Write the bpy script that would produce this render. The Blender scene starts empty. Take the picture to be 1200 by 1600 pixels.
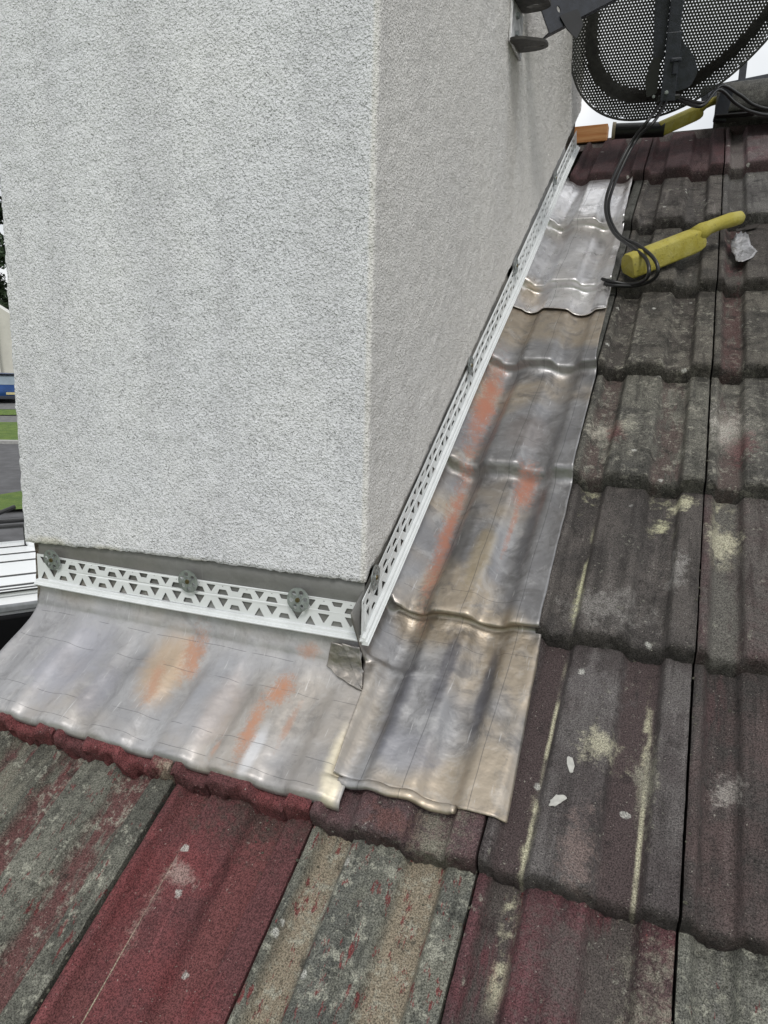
import bpy, bmesh, math, random
import numpy as np
from mathutils import Vector, Matrix, noise as mnoise
random.seed(7)
R_ = math.radians
scene = bpy.context.scene
col = scene.collection

# ------------------------------------------------------------------ camera, world, sun, exposure
cam_d = bpy.data.cameras.new('camera'); cam = bpy.data.objects.new('camera', cam_d); col.objects.link(cam)
cam_d.sensor_fit = 'HORIZONTAL'; cam_d.sensor_width = 36; cam_d.lens = 33.05
cam_d.clip_start = 0.02; cam_d.clip_end = 2000
cx = Vector((0.92377, 0.38183, 0.02920)); cy = Vector((-0.09881, 0.16400, 0.98150)); cz = Vector((0.36997, -0.90957, 0.18923))
cam.matrix_world = Matrix(((cx.x, cy.x, cz.x, -0.0504), (cx.y, cy.y, cz.y, -0.6525), (cx.z, cy.z, cz.z, 0.4969), (0, 0, 0, 1)))
scene.camera = cam

SUN_EL, SUN_AZ = R_(50), R_(155)          # azimuth clockwise from +Y : behind the camera, to its left
world = bpy.data.worlds.new('World'); scene.world = world; world.use_nodes = True
wt = world.node_tree; wn = wt.nodes; wl = wt.links
for n in list(wn): wn.remove(n)
w_out = wn.new('ShaderNodeOutputWorld'); w_bg = wn.new('ShaderNodeBackground')
w_sky = wn.new('ShaderNodeTexSky'); w_sky.sky_type = 'NISHITA'; w_sky.sun_disc = False
w_sky.sun_elevation = SUN_EL; w_sky.sun_rotation = SUN_AZ; w_sky.air_density = 1.2; w_sky.dust_density = 3.0; w_sky.ozone_density = 1.0
w_tc = wn.new('ShaderNodeTexCoord'); w_no = wn.new('ShaderNodeTexNoise'); w_no.inputs['Scale'].default_value = 2.2; w_no.inputs['Detail'].default_value = 5
w_rp = wn.new('ShaderNodeValToRGB'); w_rp.color_ramp.elements[0].position = .36; w_rp.color_ramp.elements[1].position = .6
w_rp.color_ramp.elements[0].color = (.80, .80, .80, 1); w_rp.color_ramp.elements[1].color = (1, 1, 1, 1)
w_cl = wn.new('ShaderNodeValToRGB'); w_cl.color_ramp.elements[0].position = .35; w_cl.color_ramp.elements[1].position = .7
w_cl.color_ramp.elements[0].color = (5.4, 5.6, 5.8, 1); w_cl.color_ramp.elements[1].color = (11.2, 11.3, 11.3, 1)
w_mx = wn.new('ShaderNodeMix'); w_mx.data_type = 'RGBA'
wl.new(w_tc.outputs['Generated'], w_no.inputs['Vector'])
wl.new(w_no.outputs['Fac'], w_rp.inputs['Fac']); wl.new(w_no.outputs['Fac'], w_cl.inputs['Fac'])
wl.new(w_rp.outputs['Color'], w_mx.inputs[0]); wl.new(w_sky.outputs['Color'], w_mx.inputs[6]); wl.new(w_cl.outputs['Color'], w_mx.inputs[7])
wl.new(w_mx.outputs[2], w_bg.inputs['Color']); w_bg.inputs['Strength'].default_value = 0.10
wl.new(w_bg.outputs['Background'], w_out.inputs['Surface'])

sun_d = bpy.data.lights.new('sun', 'SUN'); sun_d.energy = 1.2; sun_d.angle = R_(14); sun_d.color = (1.0, .97, .92)
sun = bpy.data.objects.new('sun', sun_d); col.objects.link(sun)
sdir = Vector((math.sin(SUN_AZ) * math.cos(SUN_EL), math.cos(SUN_AZ) * math.cos(SUN_EL), math.sin(SUN_EL)))
sun.rotation_euler = sdir.to_track_quat('Z', 'Y').to_euler(); sun.location = sdir * 20
vs = scene.view_settings; vs.view_transform = 'Standard'; vs.look = 'None'; vs.exposure = 0.28; vs.gamma = 1.0; vs.use_curve_mapping = False

# ------------------------------------------------------------------ frame of the roof slope
T = 0.61246; G = 0.31144; W = 0.2; TH = 0.029
CT, ST = math.cos(T), math.sin(T)
ROOF = Matrix.Rotation(T, 4, 'X')                       # local (u across, v up the slope, w off it) -> world
ROOF_I = ROOF.inverted()
def r2w(u, v, w=0.): return ROOF @ Vector((u, v, w))

# ------------------------------------------------------------------ helpers
def tag(o, label=None, cat=None, group=None, kind=None):
    if label: o['label'] = label
    if cat: o['category'] = cat
    if group: o['group'] = group
    if kind: o['kind'] = kind
    return o
def link(o, parent=None):
    col.objects.link(o)
    if parent is not None: o.parent = parent
    return o
def empty(name, loc=(0, 0, 0), rot=(0, 0, 0)):
    o = bpy.data.objects.new(name, None); o.empty_display_size = .05; o.location = loc; o.rotation_euler = rot
    return link(o)
def mesh_obj(name, verts, faces, mat, parent=None, smooth=True, mw=None):
    me = bpy.data.meshes.new(name); me.from_pydata([tuple(v) for v in verts], [], faces); me.update()
    if smooth:
        me.polygons.foreach_set('use_smooth', [True] * len(me.polygons))
    o = bpy.data.objects.new(name, me)
    if mat is not None: me.materials.append(mat)
    link(o, parent)
    if mw is not None: o.matrix_local = mw
    return o
def bm_obj(name, bm, mat, parent=None, smooth=False, mw=None):
    bmesh.ops.recalc_face_normals(bm, faces=bm.faces)
    me = bpy.data.meshes.new(name); bm.to_mesh(me); bm.free()
    if smooth: me.polygons.foreach_set('use_smooth', [True] * len(me.polygons))
    if mat is not None: me.materials.append(mat)
    o = bpy.data.objects.new(name, me); link(o, parent)
    if mw is not None: o.matrix_local = mw
    return o
def bx(bm, c, s, bevel=0., rot=None):
    r = bmesh.ops.create_cube(bm, size=1.0)
    vs_ = r['verts']
    bmesh.ops.scale(bm, vec=Vector(s), verts=vs_)
    if bevel:
        es = list({e for v in vs_ for e in v.link_edges})
        bv = bmesh.ops.bevel(bm, geom=es, offset=bevel, segments=2, affect='EDGES', profile=.5)
        vs_ = list({v for f in bv['faces'] for v in f.verts} | {v for v in vs_ if v.is_valid})
    if rot is not None: bmesh.ops.transform(bm, matrix=rot.to_4x4(), verts=vs_)
    bmesh.ops.translate(bm, vec=Vector(c), verts=vs_)
    return vs_
def cyl(bm, p0, p1, r0, r1=None, seg=24, caps=True):
    p0, p1 = Vector(p0), Vector(p1); d = p1 - p0
    m = Matrix.Translation((p0 + p1) / 2) @ d.to_track_quat('Z', 'Y').to_matrix().to_4x4()
    r = bmesh.ops.create_cone(bm, cap_ends=caps, segments=seg, radius1=r0, radius2=r0 if r1 is None else r1, depth=d.length, matrix=m)
    return r['verts']
def prism(bm, pts, z0, z1, m=None):
    """polygon pts (2D) extruded z0..z1, optional matrix"""
    a = [bm.verts.new((x, y, z0)) for x, y in pts]; b = [bm.verts.new((x, y, z1)) for x, y in pts]
    n = len(pts); bm.faces.new(a[::-1]); bm.faces.new(b)
    for i in range(n): bm.faces.new((a[i], a[(i + 1) % n], b[(i + 1) % n], b[i]))
    if m is not None: bmesh.ops.transform(bm, matrix=m, verts=a + b)
    return a + b
def smooth_path(pts, n=8):
    P = [Vector(p) for p in pts]; P = [P[0] * 2 - P[1]] + P + [P[-1] * 2 - P[-2]]; out = []
    for i in range(1, len(P) - 2):
        for k in range(n):
            t = k / n; a, b, c, d = P[i - 1], P[i], P[i + 1], P[i + 2]
            out.append(.5 * ((2 * b) + (c - a) * t + (2 * a - 5 * b + 4 * c - d) * t * t + (3 * b - a - 3 * c + d) * t ** 3))
    out.append(P[-2]); return out
def tube(bm, pts, r, seg=10):
    rings = []
    up = Vector((.2, .3, .9)).normalized()
    for i, p in enumerate(pts):
        t = (pts[min(i + 1, len(pts) - 1)] - pts[max(i - 1, 0)]).normalized()
        a = t.cross(up).normalized(); up = a.cross(t).normalized()
        rr = r[i] if isinstance(r, (list, tuple)) else r
        rings.append([bm.verts.new(p + a * math.cos(q) * rr + up * math.sin(q) * rr) for q in [2 * math.pi * k / seg for k in range(seg)]])
    for i in range(len(rings) - 1):
        for k in range(seg): bm.faces.new((rings[i][k], rings[i][(k + 1) % seg], rings[i + 1][(k + 1) % seg], rings[i + 1][k]))
    bm.faces.new(rings[0][::-1]); bm.faces.new(rings[-1])
def perforated(loops, thick):
    """flat sheet: first loop outer, the rest holes; returns verts, faces (z in +-thick/2)"""
    cu = bpy.data.curves.new('tmp', 'CURVE'); cu.dimensions = '2D'; cu.fill_mode = 'BOTH'; cu.extrude = thick / 2
    for lp in loops:
        sp = cu.splines.new('POLY'); sp.points.add(len(lp) - 1); sp.use_cyclic_u = True
        for i, (x, y) in enumerate(lp): sp.points[i].co = (x, y, 0, 1)
    ob = bpy.data.objects.new('tmp', cu); col.objects.link(ob)
    dg = bpy.context.evaluated_depsgraph_get(); dg.update()
    me = bpy.data.meshes.new_from_object(ob.evaluated_get(dg))
    V = [Vector(v.co) for v in me.vertices]; F = [tuple(p.vertices) for p in me.polygons]
    bpy.data.objects.remove(ob); bpy.data.curves.remove(cu); bpy.data.meshes.remove(me)
    return V, F
def circ(x, y, r, n=12, sx=1, sy=1, a0=0): return [(x + r * sx * math.cos(a0 + 2 * math.pi * k / n), y + r * sy * math.sin(a0 + 2 * math.pi * k / n)) for k in range(n)]
def rounded(poly, r, n=3):
    out = []; m = len(poly)
    for i in range(m):
        p = Vector(poly[i]); a = (Vector(poly[i - 1]) - p); b = (Vector(poly[(i + 1) % m]) - p)
        d = min(r, a.length * .45, b.length * .45); A = p + a.normalized() * d; B = p + b.normalized() * d
        for k in range(n + 1):
            t = k / n; q = A * (1 - t) ** 2 + p * 2 * t * (1 - t) + B * t * t; out.append((q.x, q.y))
    return out

# ------------------------------------------------------------------ shader helper
class NT:
    def __init__(s, name):
        s.m = bpy.data.materials.new(name); s.m.use_nodes = True; s.t = s.m.node_tree; s.t.nodes.clear()
        s.out = s.N('ShaderNodeOutputMaterial'); s.b = s.N('ShaderNodeBsdfPrincipled'); s.L(s.b.outputs[0], s.out.inputs[0])
        s.tc = s.N('ShaderNodeTexCoord'); s.P = s.tc.outputs['Object']
    def N(s, k): return s.t.nodes.new(k)
    def L(s, a, b): s.t.links.new(a, b)
    def put(s, sock, v):
        if isinstance(v, bpy.types.NodeSocket): s.L(v, sock)
        elif isinstance(v, (tuple, list)) and sock.type == 'RGBA' and len(v) == 3: sock.default_value = (*v, 1)
        else: sock.default_value = v
    def mp(s, v=None, loc=(0, 0, 0), scale=(1, 1, 1), rot=(0, 0, 0)):
        n = s.N('ShaderNodeMapping'); s.put(n.inputs['Vector'], v or s.P)
        n.inputs['Location'].default_value = loc; n.inputs['Scale'].default_value = scale; n.inputs['Rotation'].default_value = rot
        return n.outputs[0]
    def noise(s, sc, det=3, rough=.55, v=None, dist=0.):
        n = s.N('ShaderNodeTexNoise'); s.put(n.inputs['Vector'], v or s.P); n.inputs['Scale'].default_value = sc
        n.inputs['Detail'].default_value = det; n.inputs['Roughness'].default_value = rough; n.inputs['Distortion'].default_value = dist
        return n.outputs['Fac']
    def vor(s, sc, v=None, out='Distance', feature='F1', rnd=1.):
        n = s.N('ShaderNodeTexVoronoi'); n.feature = feature; s.put(n.inputs['Vector'], v or s.P); n.inputs['Scale'].default_value = sc
        n.inputs['Randomness'].default_value = rnd
        return n.outputs[out]
    def ma(s, op, a, b=0., c=0., clamp=False):
        n = s.N('ShaderNodeMath'); n.operation = op; n.use_clamp = clamp; s.put(n.inputs[0], a); s.put(n.inputs[1], b); s.put(n.inputs[2], c)
        return n.outputs[0]
    def mul(s, a, b): return s.ma('MULTIPLY', a, b)
    def add(s, a, b): return s.ma('ADD', a, b)
    def ss(s, v, a, b, lo=0., hi=1.):
        n = s.N('ShaderNodeMapRange'); n.interpolation_type = 'SMOOTHSTEP'; s.put(n.inputs[0], v)
        if a > b: a, b, lo, hi = b, a, hi, lo
        n.inputs[1].default_value = a; n.inputs[2].default_value = b; n.inputs[3].default_value = lo; n.inputs[4].default_value = hi
        return n.outputs[0]
    def band(s, v, a, b, e): return s.mul(s.ss(v, a - e, a + e), s.ss(v, b + e, b - e))
    def mix(s, f, a, b, mode='MIX'):
        n = s.N('ShaderNodeMix'); n.data_type = 'RGBA'; n.blend_type = mode; s.put(n.inputs[0], f); s.put(n.inputs[6], a); s.put(n.inputs[7], b)
        return n.outputs[2]
    def xyz(s, v=None):
        n = s.N('ShaderNodeSeparateXYZ'); s.put(n.inputs[0], v or s.P); return n.outputs
    def bump(s, h, dist, strength=1., prev=None):
        n = s.N('ShaderNodeBump'); s.put(n.inputs['Height'], h); n.inputs['Distance'].default_value = dist; n.inputs['Strength'].default_value = strength
        if prev is not None: s.L(prev, n.inputs['Normal'])
        return n.outputs[0]
    def fin(s, color, rough=.8, metal=0., normal=None, spec=.5):
        s.put(s.b.inputs['Base Color'], color); s.put(s.b.inputs['Roughness'], rough); s.put(s.b.inputs['Metallic'], metal)
        s.b.inputs['Specular IOR Level'].default_value = spec
        if normal is not None: s.L(normal, s.b.inputs['Normal'])
        return s.m
def plain(name, c, rough=.6, metal=0., var=.15, sc=20, bump=0., spec=.5):
    n = NT(name); f = n.noise(sc, 4)
    c2 = tuple(x * (1 - var) for x in c); c3 = tuple(min(1, x * (1 + var)) for x in c)
    colr = n.mix(n.ss(f, .3, .7), c2, c3)
    return n.fin(colr, rough, metal, n.bump(n.noise(sc * 4, 3), bump) if bump else None, spec)

# ------------------------------------------------------------------ materials : tiles
def tile_mat(seed, roll, roll2, pan=None, panamt=0., lich=.3, lichc=(.30, .30, .25), cream=(), creamc=(.46, .44, .32), dark=.3, red=0., redc=(.12, .028, .03), spots=.3, mix0=.5, streak=1., patches=(), nosed=.4):
    n = NT('concrete_tile')
    P = n.mp(loc=(seed * 3.17, seed * 1.73, seed * .61))
    x, y, z = n.xyz()
    fr = n.ma('DIVIDE', x, W)
    A = n.noise(9, 4, .6, P); B = n.noise(38, 5, .7, P); Cn = n.noise(120, 4, .7, P)
    st = n.noise(1., 5, .7, n.mp(P, scale=(60, 12, 30)))
    c = n.mix(n.ss(n.add(n.mul(A, .7), n.mul(B, .3)), mix0 - .09, mix0 + .09), roll, roll2)
    sl_ = n.noise(1., 4, .6, n.mp(P, loc=(2, 7, 1), scale=(70, 7, 30)))
    c = n.mix(n.mul(n.ss(sl_, .48, .66), .55 * streak), c, tuple(.45 * k for k in roll2)); c = n.mix(n.mul(n.ss(sl_, .42, .28), .35), c, tuple(min(.5, 1.7 * k + .02) for k in roll))
    frw = n.add(fr, n.mul(n.add(B, -.5), .06)); pm = n.add(n.band(frw, .07, .24, .03), n.band(frw, .60, .82, .03))
    if pan:
        c = n.mix(n.mul(pm, n.ss(n.add(n.mul(st, .6), n.mul(A, .4)), .62 - .3 * panamt, .72 - .3 * panamt)), c, pan)
    # lichen bloom and fine crust
    c = n.mix(n.mul(n.ss(n.add(n.mul(B, .55), n.mul(Cn, .45)), .66 - .28 * lich, .74 - .22 * lich), min(1., .35 + lich * .6)), c, lichc)
    c = n.mix(n.mul(n.ss(n.noise(26, 6, .75, n.mp(P, loc=(5, 2, 0))), .62 - .2 * dark, .74 - .2 * dark), .7), c, tuple(.4 * k for k in roll2))
    if red:
        rs = n.noise(1., 6, .75, n.mp(P, loc=(1, 9, 0), scale=(95, 30, 30)))
        c = n.mix(n.mul(n.ss(rs, .66 - .2 * red, .70 - .2 * red), .85), c, redc)
    for (px, pw, amt, y0, y1) in cream:
        thin = pw < .011
        if thin:
            g = n.band(n.add(fr, n.mul(n.add(B, -.5), .012)), px - pw, px + pw, pw * .9)
            f = n.mul(n.mul(g, n.band(y, y0, y1, .03)), n.ss(n.noise(1., 2, .5, n.mp(P, scale=(20, 13, 20))), .36, .52))
            c = n.mix(n.mul(f, .9), c, creamc); continue
        g = n.band(n.add(fr, n.add(n.mul(n.add(B, -.5), .045), n.mul(n.add(Cn, -.5), .05))), px - pw, px + pw, pw * 1.1)
        f = n.mul(n.mul(g, n.band(y, y0, y1, .02)), n.ss(n.add(n.mul(n.noise(1., 3, .5, n.mp(P, scale=(30, 26, 30))), .65), n.mul(Cn, .35)), .64 - .22 * amt, .76 - .22 * amt))
        c = n.mix(n.mul(f, .75), c, creamc)
    for (px, py, rx, ry, pc) in patches:
        d = n.N('ShaderNodeVectorMath'); d.operation = 'LENGTH'
        n.L(n.mp(loc=(-px / rx, -py / ry, 0), scale=(1 / rx, 1 / ry, 0)), d.inputs[0])
        f = n.ss(n.add(n.mul(d.outputs['Value'], .8), n.add(n.mul(n.add(B, -.5), 3.2), n.mul(n.add(Cn, -.5), 2.6))), 1.15, .0)
        c = n.mix(n.mul(f, .8), c, tuple(.9 * k for k in pc))
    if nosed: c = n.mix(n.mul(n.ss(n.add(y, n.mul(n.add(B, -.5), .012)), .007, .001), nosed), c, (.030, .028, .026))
    # little droppings and flecks
    vd = n.vor(42, P); vc = n.vor(42, P, 'Color')
    sx = n.N('ShaderNodeSeparateColor'); n.L(vc, sx.inputs[0])
    sm = n.mul(n.ss(n.add(vd, n.mul(n.add(Cn, -.5), .5)), .24, .14), n.ma('GREATER_THAN', sx.outputs[0], 1 - .12 * spots))
    c = n.mix(n.mul(sm, .7), c, (.42, .42, .39))
    gr = n.noise(620, 3, .85, P)
    gv = n.vor(460, P)
    grit = n.add(n.mul(n.ss(gr, .34, .66), 1.0), n.mul(gv, .25))
    c = n.mix(1., c, n.ramp_gray(grit, .36, 1.72), 'MULTIPLY')
    fl = n.ss(n.noise(300, 2, .6, n.mp(P, loc=(3, 3, 3))), .68, .74)
    c = n.mix(n.mul(fl, .5), c, (.5, .48, .42))
    h1 = n.bump(n.add(n.mul(B, .8), n.mul(Cn, .8)), .0045, .9)
    h2 = n.bump(n.add(gr, n.mul(gv, .3)), .0013, 1., h1)
    return n.fin(c, .93, 0., h2, .25)
def ramp_gray(s, v, lo, hi):
    f = s.ss(v, .0, 1.15, lo, hi)
    cb = s.N('ShaderNodeCombineColor'); [s.L(f, cb.inputs[i]) for i in range(3)]
    return cb.outputs[0]
NT.ramp_gray = ramp_gray

# ------------------------------------------------------------------ roof tiles
PROF = [(-.01, 0), (.05, 0), (.105, -.0145), (.235, -.0145), (.285, 0), (.56, 0), (.625, -.0145), (.80, -.0145), (.845, 0), (1.01, 0)]
def prof(fr):
    fr = fr % 1.0
    for (a, ha), (b, hb) in zip(PROF, PROF[1:]):
        if a <= fr <= b:
            t = (fr - a) / (b - a); t = t * t * (3 - 2 * t); return ha + (hb - ha) * t
    return 0.
NX = 84
def tile_mesh(seed, length, mat, x0=0., x1=W, rough=1., nose_amp=1.):
    ys = [0, .0, .0012, .004, .009] + list(np.arange(.016, length, .0085)) + [length]
    zd = [-TH, -TH * .45, -.0042, -.0012, 0.] + [0.] * (len(ys) - 5)
    a, b = x0 + .0016, x1 - .0016
    nx = max(4, int(NX * (x1 - x0) / W)); xs = [a + (b - a) * i / nx for i in range(nx + 1)]
    V = []; F = []
    for j, (y, z) in enumerate(zip(ys, zd)):
        for i, x in enumerate(xs):
            q = Vector((x * 1., y, 0)) + Vector((seed * 7.1, seed * 3.3, 0))
            h = prof(x / W) if j > 0 else prof(x / W)
            n1 = mnoise.noise(q * 90) ; n2 = mnoise.noise(q * 260)
            dz = (.0006 * n1 + .00035 * n2) * rough
            yy = y
            if j <= 4:
                e = nose_amp * (.0030 * mnoise.noise(Vector((x * 45, seed * 5, 0))) + .0022 * mnoise.noise(Vector((x * 170, seed * 5, z * 120))) + .0008 * mnoise.noise(Vector((x * 500, seed, z * 400))))
                yy = y + e * (1 if j < 4 else .5)
                dz += nose_amp * .0012 * mnoise.noise(Vector((x * 140, seed * 2, 7)))
                if j == 0: dz += .002 * nose_amp * mnoise.noise(Vector((x * 200, seed, 3)))
            ex = min(x - a, b - x)
            rd = -.0018 * max(0, 1 - ex / .003) ** 2
            xe = (.0008 * mnoise.noise(Vector((y * 45, seed * 3 + (i > 0), 1))) + .0005 * mnoise.noise(Vector((y * 160, seed * 3 + (i > 0), 2)))) if i in (0, nx) else 0.
            V.append((x + xe, yy, h + z + dz + (rd if j > 0 else 0)))
            if i and j:
                n_ = nx + 1; F.append(((j - 1) * n_ + i - 1, (j - 1) * n_ + i, j * n_ + i, j * n_ + i - 1))
    n_ = nx + 1; m = len(ys)
    # underside, sides and tail
    base = len(V); 
    for j in (0, m - 1):
        for i in range(n_):
            vx = V[j * n_ + i]; V.append((vx[0], vx[1] + (.004 if j == 0 else 0), prof(vx[0] / W) - TH - (0.0006 if j == 0 else 0)))
    def bi(j, i): return base + (0 if j == 0 else n_) + i
    for i in range(nx):
        F.append((i, bi(0, i), bi(0, i + 1), i + 1))
        F.append(((m - 1) * n_ + i, (m - 1) * n_ + i + 1, bi(1, i + 1), bi(1, i)))
        F.append((bi(0, i), bi(1, i), bi(1, i + 1), bi(0, i + 1)))
    for i, flip in ((0, False), (nx, True)):
        loop = [j * n_ + i for j in range(m)] + [bi(1, i), bi(0, i)]
        F.append(tuple(loop if flip else loop[::-1]))
    me = bpy.data.meshes.new('roof_tile'); me.from_pydata(V, [], F); me.update()
    me.polygons.foreach_set('use_smooth', [True] * len(me.polygons)); me.materials.append(mat)
    me.set_sharp_from_angle(angle=R_(50))
    return me
TILT = -math.atan(TH / G)
def put_tile(k, r, label, mat, seed, length=None, du=0., dv=0., rz=0., cut=(0., W), nose=1., dw=0.):
    me = tile_mesh(seed, length or G + .02, mat, cut[0], cut[1], nose_amp=nose)
    o = bpy.data.objects.new('roof_tile', me); link(o)
    o.matrix_world = ROOF @ Matrix.Translation((k * W + du, r * G + dv, dw)) @ Matrix.Rotation(rz, 4, 'Z') @ Matrix.Rotation(TILT, 4, 'X')
    tag(o, label, 'roof tile', 'interlocking concrete roof tiles laid in courses')
    return o

GREY, GREY2 = (.150, .145, .118), (.074, .074, .064)
MAR, MAR2 = (.085, .048, .048), (.068, .046, .046)
RED, RED2 = (.135, .042, .044), (.098, .040, .042)
DK, DK2 = (.088, .079, .074), (.056, .051, .049)
CRM = (.44, .42, .31); TAN = (.21, .18, .135)
tm = tile_mat
# course below the flashing (r = -1)
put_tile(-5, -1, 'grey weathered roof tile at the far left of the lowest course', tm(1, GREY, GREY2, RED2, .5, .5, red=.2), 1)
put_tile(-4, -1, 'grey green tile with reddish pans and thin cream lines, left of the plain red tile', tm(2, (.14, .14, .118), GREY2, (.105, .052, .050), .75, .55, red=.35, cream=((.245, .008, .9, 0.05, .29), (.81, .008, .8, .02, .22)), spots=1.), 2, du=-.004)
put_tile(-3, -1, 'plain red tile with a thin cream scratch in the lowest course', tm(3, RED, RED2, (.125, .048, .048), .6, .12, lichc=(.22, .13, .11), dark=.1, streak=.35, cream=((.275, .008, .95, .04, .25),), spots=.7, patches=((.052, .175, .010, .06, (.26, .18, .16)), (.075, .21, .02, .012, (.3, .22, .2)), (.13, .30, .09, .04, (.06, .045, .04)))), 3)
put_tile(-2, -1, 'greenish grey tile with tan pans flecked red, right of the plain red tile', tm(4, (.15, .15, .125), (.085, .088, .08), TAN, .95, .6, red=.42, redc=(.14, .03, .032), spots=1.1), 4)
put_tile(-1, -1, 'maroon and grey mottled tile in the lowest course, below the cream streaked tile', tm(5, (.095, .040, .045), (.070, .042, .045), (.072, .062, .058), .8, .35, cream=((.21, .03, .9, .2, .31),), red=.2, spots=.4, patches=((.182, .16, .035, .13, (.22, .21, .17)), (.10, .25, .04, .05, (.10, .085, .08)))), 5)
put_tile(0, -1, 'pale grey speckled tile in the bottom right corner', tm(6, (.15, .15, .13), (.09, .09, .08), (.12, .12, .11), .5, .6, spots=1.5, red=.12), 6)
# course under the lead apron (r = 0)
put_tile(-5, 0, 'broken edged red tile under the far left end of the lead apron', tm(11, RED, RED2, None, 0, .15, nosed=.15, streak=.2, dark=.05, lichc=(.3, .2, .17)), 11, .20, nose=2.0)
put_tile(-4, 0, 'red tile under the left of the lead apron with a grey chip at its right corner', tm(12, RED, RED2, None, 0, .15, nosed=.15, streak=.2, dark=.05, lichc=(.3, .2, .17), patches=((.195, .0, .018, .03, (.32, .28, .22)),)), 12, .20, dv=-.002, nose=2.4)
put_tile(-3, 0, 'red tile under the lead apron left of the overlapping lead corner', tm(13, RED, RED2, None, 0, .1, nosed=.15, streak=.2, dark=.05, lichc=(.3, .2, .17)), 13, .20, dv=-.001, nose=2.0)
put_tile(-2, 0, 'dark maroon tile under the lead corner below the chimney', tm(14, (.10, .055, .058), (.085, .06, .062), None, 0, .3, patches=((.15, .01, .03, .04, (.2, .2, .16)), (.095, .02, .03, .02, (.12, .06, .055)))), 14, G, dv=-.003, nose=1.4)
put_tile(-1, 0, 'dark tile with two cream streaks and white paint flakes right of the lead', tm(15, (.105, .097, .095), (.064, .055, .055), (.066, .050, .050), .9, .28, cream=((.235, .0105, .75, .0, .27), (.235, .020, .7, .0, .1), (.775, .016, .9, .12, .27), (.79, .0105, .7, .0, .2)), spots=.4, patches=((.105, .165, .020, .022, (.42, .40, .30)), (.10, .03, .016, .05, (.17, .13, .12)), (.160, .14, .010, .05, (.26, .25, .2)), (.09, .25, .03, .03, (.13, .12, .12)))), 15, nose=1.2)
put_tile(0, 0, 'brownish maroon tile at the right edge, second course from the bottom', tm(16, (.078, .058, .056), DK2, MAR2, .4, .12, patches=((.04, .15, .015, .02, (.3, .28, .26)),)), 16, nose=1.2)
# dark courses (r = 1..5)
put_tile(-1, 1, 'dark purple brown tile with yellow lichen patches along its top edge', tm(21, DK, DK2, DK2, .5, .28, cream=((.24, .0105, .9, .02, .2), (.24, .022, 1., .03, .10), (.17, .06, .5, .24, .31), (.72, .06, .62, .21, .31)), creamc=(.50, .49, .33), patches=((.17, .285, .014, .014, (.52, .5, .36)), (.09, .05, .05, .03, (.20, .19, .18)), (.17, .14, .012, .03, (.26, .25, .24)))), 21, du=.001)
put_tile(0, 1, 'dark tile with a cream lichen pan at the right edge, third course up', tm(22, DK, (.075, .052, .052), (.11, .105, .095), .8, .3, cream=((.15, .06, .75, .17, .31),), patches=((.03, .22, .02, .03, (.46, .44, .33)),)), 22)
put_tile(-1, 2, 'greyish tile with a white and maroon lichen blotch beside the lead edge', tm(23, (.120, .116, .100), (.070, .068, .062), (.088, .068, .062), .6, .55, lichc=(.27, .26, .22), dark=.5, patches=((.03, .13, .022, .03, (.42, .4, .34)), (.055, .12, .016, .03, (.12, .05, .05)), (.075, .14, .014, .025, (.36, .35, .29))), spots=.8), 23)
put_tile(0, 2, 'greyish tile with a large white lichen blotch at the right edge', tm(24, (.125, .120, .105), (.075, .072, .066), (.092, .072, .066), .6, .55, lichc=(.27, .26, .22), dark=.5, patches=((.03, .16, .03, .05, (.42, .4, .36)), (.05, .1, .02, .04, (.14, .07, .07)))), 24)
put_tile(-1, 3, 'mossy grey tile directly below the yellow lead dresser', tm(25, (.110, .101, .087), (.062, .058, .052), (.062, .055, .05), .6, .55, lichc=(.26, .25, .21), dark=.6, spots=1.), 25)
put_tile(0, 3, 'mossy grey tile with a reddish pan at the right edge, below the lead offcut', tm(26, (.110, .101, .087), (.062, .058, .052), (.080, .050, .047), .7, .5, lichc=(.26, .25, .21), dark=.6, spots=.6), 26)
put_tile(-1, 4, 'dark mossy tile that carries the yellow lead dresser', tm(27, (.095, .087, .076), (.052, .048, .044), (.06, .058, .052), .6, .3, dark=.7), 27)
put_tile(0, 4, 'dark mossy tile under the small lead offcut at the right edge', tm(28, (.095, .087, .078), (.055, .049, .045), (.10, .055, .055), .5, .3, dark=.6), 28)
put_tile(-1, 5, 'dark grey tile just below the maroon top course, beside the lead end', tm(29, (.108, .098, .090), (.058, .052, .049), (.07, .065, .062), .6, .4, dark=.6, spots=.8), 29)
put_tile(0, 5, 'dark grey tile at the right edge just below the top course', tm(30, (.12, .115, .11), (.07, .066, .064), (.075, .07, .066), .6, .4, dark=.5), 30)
# slivers of three more tiles show between the lead edge and the first long joint
for r_, lab_ in ((2, 'roof tile under the lead edge, a hairline of it showing beside the white and maroon blotch'), (3, 'roof tile under the lead edge, a sliver showing left of the cable end'), (4, 'roof tile under the lead edge, a thin sliver showing left of the yellow dresser blade'), (5, 'roof tile under the lead edge, a sliver showing right of the hanging cables')):
    put_tile(-2, r_, lab_, tm(60 + r_, (.09, .09, .082), (.055, .055, .05), None, 0, .3, dark=.6), 60 + r_, cut=(.176, W))
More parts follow.
